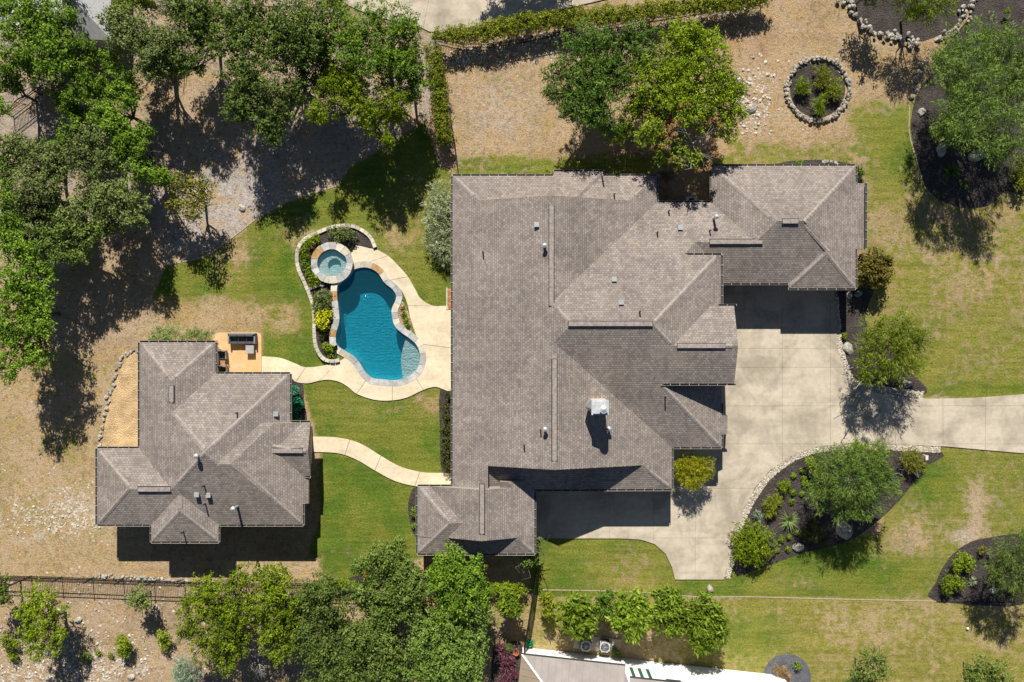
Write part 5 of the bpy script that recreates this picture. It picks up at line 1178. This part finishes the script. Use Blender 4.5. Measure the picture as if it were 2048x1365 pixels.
def spiky(name, label, px, py, r, leaf, n=60, z=.1, cat='plant'):
    COUNT[0]+=1; R=np.random.RandomState(COUNT[0]); c=P(px,py,0); PV=[]; r=r*PX
    for _ in range(n):
        a=R.rand()*6.28; e=R.uniform(.15,1.3); L=r*R.uniform(.7,1.1)*(.55+.45*math.cos(e)); d=np.array([math.cos(a)*math.cos(e),math.sin(a)*math.cos(e),math.sin(e)]); s=np.array([-math.sin(a),math.cos(a),0])*.025
        p=np.array([c.x,c.y,z]); q=p+d*L*.55; t=p+d*L+np.array([0,0,-.12*L]); PV.append([p-s*.6,p+s*.6,q+s,q-s]); PV.append([q-s,q+s,t+s*.1,t-s*.1])
    V=np.array(PV).reshape(-1,3); return tag(tri_mesh(name,V,np.arange(len(V)).reshape(-1,4),LEAF[leaf],R.rand(len(V))),label,cat)
spiky('yucca','spiky pale green yucca in the island bed',1577,1040,26,'sageg',110)
spiky('shade_palm','left spiky palm in the shade of the huge feathery tree',1900,345,26,'cedar',90); spiky('shade_palm','small spiky plant right of the shaded palm',1925,372,16,'cedar',60)
shrub('edge_shrub','gold green shrub at the right edge below the huge feathery tree',[(2035,345,18,.8),(2042,370,16,.8),(2050,325,20,.9)],.8,'hedge','shrub')
shrub('corner_shrub','upper bright green shrub in the corner bed',[(1925,1118,17,.6),(1938,1130,13,.6),(1915,1130,14,.6)],.6,'juni','shrub'); shrub('corner_shrub','lower bright green shrub in the corner bed',[(1898,1160,17,.6),(1915,1168,14,.6),(1890,1178,12,.5)],.6,'juni','shrub'); shrub('corner_shrub','small yellow shrub under the corner tree',[(1966,1100,9,.4)],.4,'olive','shrub')
spiky('white_yucca','pale variegated plant beside the corner bed rocks',1943,1162,12,'sage',50)
shrub('slate_shrub','rusty brown shrub in the slate gravel circle',[(1560,1338,12,.5),(1566,1352,13,.5)],.5,'dead','needle'); shrub('slate_shrub','small green rosette in the slate gravel circle',[(1594,1332,8,.2)],.2,'magn','tight')
shrub('verge_shrub','small green tuft in the mulch between cobbles and the verge tree',[(1688,672,5,.2)],.2,'juni','tight'); shrub('foundation_shrub','bright green low shrub in the strip behind the garage wing',[(1598,326,8,.25)],.25,'magn','tight'); shrub('foundation_shrub','dark green shrub at the upper right corner of the garage wing',[(1716,340,9,.5),(1720,350,8,.4)],.5,'cedar','shrub')
shrub('small_mulch_bush','small bush in the dark mulch near the top right corner',[(2013,22,7,.5)],.5,'juni','tight')
shrub('orange_flowers','left orange flowering plant in front of the grove',[(733,1147,6,.4)],.4,'oflow','tight',group='orange flowers by the grove'); shrub('orange_flowers','right orange flowering plant at the foot of the grove oak',[(832,1151,5,.4)],.4,'oflow','tight',group='orange flowers by the grove')
shrub('purple_plants','purple leaved ground plants left of the metal roof',[(1012,1298,10,.3),(1020,1320,14,.3),(1008,1330,12,.3),(1025,1345,12,.3),(1012,1358,14,.3),(998,1292,8,.3),(1030,1300,7,.3),(1002,1312,8,.3)],.3,'purple','shrub')
shrub('green_clump','strappy green clump beside the purple plants',[(1018,1294,9,.3)],.3,'feath','needle'); shrub('unit_shrub','spiky shrub right of the right air conditioner',[(1228,1300,9,.4),(1236,1308,8,.4)],.4,'oak','needle')
# trees just outside the frame whose shadows fall into it
T('outside_oak','oak beyond the top edge shading the neighbour driveway',[(1030,-178,45),(975,-172,35),(1085,-182,45),(1125,-165,30),(1010,-150,28)],4.6,'oak')
T('outside_oak','dark oak beyond the top edge above the stone wall',[(1735,-25,34),(1765,-30,30)],3.4,'oak')

# ---------------------------------------------------------------- fences
def iron_fence(label, pts, h, sp=2.25, pick=.12, name='iron_fence'):
    Q = [Vector(p) for p in W2(pts)]; L = sum((b-a).length for a, b in zip(Q[:-1], Q[1:])); n = max(1, round(L/sp)); R = resample(Q, n, False); c = R[len(R)//2]
    t = empty(name, (c.x, c.y, 0), label, 'fence')
    for p in R:
        bm = bmesh.new(); box(bm, (p.x, p.y, h/2+.03), (.065, .065, h+.06)); box(bm, (p.x, p.y, h+.08), (.085, .085, .03)); from_bm('fence_post', bm, IRON, t)
    for a, b in zip(R[:-1], R[1:]):
        d = b-a; rz = math.atan2(d.y, d.x); m = (a+b)/2
        for zz in (.15, h-.28, h-.02):
            bm = bmesh.new(); box(bm, (m.x, m.y, zz), (d.length-.07, .035, .04), rz); from_bm('rail', bm, IRON, t)
        bm = bmesh.new(); k = int(d.length/pick)
        for i in range(1, k):
            p = a+d*(i/k); box(bm, (p.x, p.y, h/2+.02), (.022, .022, h-.05), rz)
        tag(from_bm('pickets', bm, IRON, t), kind='stuff')
iron_fence('black iron picket fence across the bare slope below the guest house', [(-60,1150),(100,1153),(200,1157),(350,1163),(520,1166),(740,1168),(860,1170)], 1.35)
iron_fence('black iron fence between the grove and the row of broad leaved trees', [(1072,1140),(1066,1185),(1058,1235),(1048,1292)], 1.5)
iron_fence('black iron fence along the hedge at the top of the dry yard', [(870,84),(905,97),(1000,96),(1150,66),(1300,40),(1520,6)], 1.1)
iron_fence('short black iron fence from the tall hedge down to the roof corner', [(900,225),(906,270),(914,310),(919,358)], 1.2)
iron_fence('iron fence crossing the shaded clearing in the left wood', [(28,235),(60,205),(95,185),(150,160)], 1.3)

# ---------------------------------------------------------------- furniture and fittings
def fbox(name, parts, mat, parent):
    bm = bmesh.new()
    for c, s in parts: box(bm, c, s)
    bmesh.ops.bevel(bm, geom=bm.edges[:], offset=.015, segments=1, affect='EDGES'); return from_bm(name, bm, mat, parent, world=False)
s = P(485, 678, .4); s.z = .075
sofa = empty('sofa', s, 'three seat grey wicker sofa with charcoal cushions on the orange patio', 'sofa')
fbox('frame', [((0, .02, .17), (1.98, .74, .26)), ((0, .36, .40), (1.98, .10, .62)), ((-.94, .0, .34), (.11, .74, .50)), ((.94, .0, .34), (.11, .74, .50))], WICK, sofa)
for k in (-1, 0, 1):
    fbox('seat_cushion', [((k*.59, -.07, .37), (.575, .60, .15))], CUSH, sofa); fbox('back_cushion', [((k*.59, .24, .60), (.56, .15, .36))], CUSH, sofa)
for a in (-.9, .9):
    for b in (-.3, .33): fbox('leg', [((a, b, .03), (.06, .06, .06))], DARKM, sofa)
s = P(500, 699.5, .4); s.z = .075
ct = empty('coffee_table', s, 'small square grey wicker coffee table in front of the sofa', 'table')
fbox('table_top', [((0, 0, .40), (.60, .60, .05))], plain('pale_tabletop', (.34, .33, .33), .6), ct); fbox('table_base', [((0, 0, .20), (.54, .54, .33))], WICK, ct)
for q in ((-.22, -.22), (.22, -.22), (-.22, .22), (.22, .22)): fbox('leg', [((q[0], q[1], .03), (.05, .05, .07))], DARKM, ct)
def armchair(px, py, rz, label):
    s = P(px, py, .4); s.z = .075; t = empty('armchair', s, label, 'chair', 'grey armchairs on the orange patio', rz=rz)
    fbox('frame', [((0, 0, .20), (.66, .62, .20)), ((-.33, 0, .36), (.08, .64, .46)), ((.33, 0, .36), (.08, .64, .46))], WICK, t)
    bm = bmesh.new()
    for i in range(7):
        a = -1+i/3; box(bm, (a*.28, .34-.07*a*a, .55), (.10, .05, .62), -a*.35)
    from_bm('backrest', bm, WICK, t, world=False); fbox('seat_cushion', [((0, -.02, .34), (.54, .52, .11))], CUSH, t); fbox('back_cushion', [((0, .22, .54), (.46, .11, .34))], CUSH, t)
    for a in (-.28, .28):
        for b in (-.26, .26): fbox('leg', [((a, b, .05), (.05, .05, .11))], DARKM, t)
armchair(444, 711, .1, 'upper grey wicker armchair at the wall end of the orange patio'); armchair(445, 741, .05, 'lower grey wicker armchair half under the guest house eave')
s = P(446, 727, .3); s.z = .075; st = empty('side_table', s, 'small wooden side table between the two wicker armchairs', 'table')
for k in range(5): fbox('slat', [((0, -.16+k*.08, .42), (.44, .07, .025))], TEAK, st)
for q in ((-.18, -.14), (.18, -.14), (-.18, .14), (.18, .14)): fbox('leg', [((q[0], q[1], .2), (.035, .035, .40))], TEAK, st)
# pot and blue-green plants by the guest house
s = P(589, 784, .4); pt = empty('plant_pot', (s.x, s.y, 0), 'round white pot holding a green plant beside the guest house', 'plant pot')
bm = bmesh.new(); bar(bm, (s.x, s.y, .02), (s.x, s.y, .5), .2, .3, 20); bmesh.ops.delete(bm, geom=[f for f in bm.faces if f.normal.z > .9], context='FACES')
bmesh.ops.solidify(bm, geom=bm.faces[:], thickness=.03); from_bm('pot', bm, POTM, pt); bm = bmesh.new(); bar(bm, (s.x, s.y, .35), (s.x, s.y, .42), .25, .25, 16); from_bm('soil', bm, MULCH, pt)
shrub('potted_plant','blue green plant growing out of the white pot',[(586,781,7,.6)],.6,'teal','magn')
GT='blue green plants beside the guest house'
shrub('teal_plant','upper blue green plant below the white pot',[(594,805,7,.4),(597,811,5,.4),(588,802,6,.3)],.4,'teal','magn',GT,extra=1.5); shrub('teal_plant','middle blue green plant in the strip beside the guest house',[(593,817,5,.4),(587,818,6,.4)],.4,'teal','magn',GT,extra=1.5); shrub('teal_plant','lowest blue green plant in the strip beside the guest house',[(593,838,7,.4),(588,832,5,.3)],.4,'teal','magn',GT,extra=1.5)
# brick threshold strip by main house west wall
bt = empty('brick_step', P(902, 602, 0), 'narrow reddish brick step against the left wall of the main house', 'step')
for i in range(9):
    bm = bmesh.new(); p = P(901, 580+i*4.6, 0); box(bm, (p.x, p.y, .06), (.34, .155, .12)); from_bm('brick', bm, TERRA if i % 3 else TEAK, bt)
bm = bmesh.new(); p = P(894, 598, 0); box(bm, (p.x, p.y, .06), (.10, 1.6, .12)); from_bm('kerb_stone', bm, FLAGC, bt)
# air conditioners
def ac(px, py, label):
    c = P(px, py, .8); t = empty('air_conditioner', (c.x, c.y, 0), label, 'air conditioner', 'air conditioners by the white house', rz=ang)
    bm = bmesh.new(); box(bm, (0, 0, .45), (.74, .74, .72)); bmesh.ops.bevel(bm, geom=[e for e in bm.edges if abs(e.verts[0].co.z-e.verts[1].co.z) > .1], offset=.12, segments=3, affect='EDGES')
    b = from_bm('housing', bm, plain('ac_grey', (.42, .43, .43), .5), t, world=False)
    bm = bmesh.new()
    for i in range(14):
        for sgn in (-1, 1): box(bm, (sgn*.385, 0, .14+i*.045), (.02, .62, .012)); box(bm, (0, sgn*.385, .14+i*.045), (.62, .02, .012))
    from_bm('louvres', bm, SOFF, b, world=False)
    bm = bmesh.new(); bar(bm, (0, 0, .812), (0, 0, .818), .30, .30, 28); from_bm('fan_well', bm, DARKM, t, world=False)
    bm = bmesh.new(); bar(bm, (0, 0, .815), (0, 0, .86), .075, .06, 12)
    for k in range(3):
        a = k*2.094; box(bm, (math.cos(a)*.16, math.sin(a)*.16, .835), (.22, .10, .01), a)
    from_bm('fan', bm, plain('fan_metal', (.16, .17, .18), .4), t, world=False)
    bm = bmesh.new()
    for r in (.30, .22, .14):
        for k in range(20):
            a0, a1 = k*.314, (k+1)*.314; bar(bm, (math.cos(a0)*r, math.sin(a0)*r, .87), (math.cos(a1)*r, math.sin(a1)*r, .87), .006, .006, 4)
    for k in range(8): a = k*.785; bar(bm, (0, 0, .885), (math.cos(a)*.33, math.sin(a)*.33, .86), .006, .006, 4)
    from_bm('fan_guard', bm, GALV, t, world=False)
ac(1172, 1293, 'left air conditioner unit beside the white wall'); ac(1210, 1295, 'right air conditioner unit beside the white wall')
# hose reel, terracotta pot
c = P(1059, 1288, .3); hr = empty('hose_reel', (c.x, c.y, 0), 'green plastic hose reel at the corner of the white house', 'hose reel')
bm = bmesh.new()
for k in range(16):
    a0, a1 = k*.3927, (k+1)*.3927
    for r, z in ((.24, .2), (.24, .28), (.20, .34)): bar(bm, (c.x+math.cos(a0)*r, c.y+math.sin(a0)*r, z), (c.x+math.cos(a1)*r, c.y+math.sin(a1)*r, z), .04, .04, 6)
from_bm('coiled_hose', bm, HOSE, hr); bm = bmesh.new(); box(bm, (c.x, c.y, .09), (.5, .34, .12)); box(bm, (c.x-.2, c.y, .3), (.05, .3, .45)); bar(bm, (c.x-.2, c.y, .3), (c.x+.12, c.y, .3), .06, .06, 8); from_bm('stand', bm, HOSE, hr)
c = P(1032, 1305, .3); bm = bmesh.new(); bar(bm, (c.x, c.y, .0), (c.x, c.y, .38), .15, .22, 16); bar(bm, (c.x, c.y, .36), (c.x, c.y, .42), .24, .24, 16); tag(from_bm('terracotta_pot', bm, TERRA), 'terracotta pot among the purple plants by the metal roof', 'plant pot')
# small things
c = P(1851, 915, .4); bm = bmesh.new(); box(bm, (c.x, c.y, .3), (.16, .30, .6)); box(bm, (c.x, c.y, .62), (.2, .34, .04)); tag(from_bm('bed_bollard', bm, FLAGC), 'short pale stone post at the right tip of the island bed', 'bollard')
c = P(1934, 1257, 0); bm = bmesh.new(); bmesh.ops.create_icosphere(bm, subdivisions=2, radius=.10, matrix=Matrix.Translation((c.x, c.y, .09))); tag(from_bm('white_ball', bm, WHITEW, smooth=True), 'small white ball on the dry lawn at the lower right', 'ball')
c = P(1384, 402, .9); eq = empty('wall_equipment', (c.x, c.y, 0), 'pale metal equipment box in the shaded gap between the roofs', 'air conditioner'); bm = bmesh.new(); box(bm, (c.x, c.y, .4), (.8, .6, .8)); from_bm('housing', bm, GALV, eq)
bm = bmesh.new(); bar(bm, (c.x, c.y, .8), (c.x, c.y, .83), .22, .22, 20); from_bm('fan_guard', bm, DARKM, eq)
print('tris', sum(len(m.polygons) for m in bpy.data.meshes), 'objs', len(bpy.data.objects))
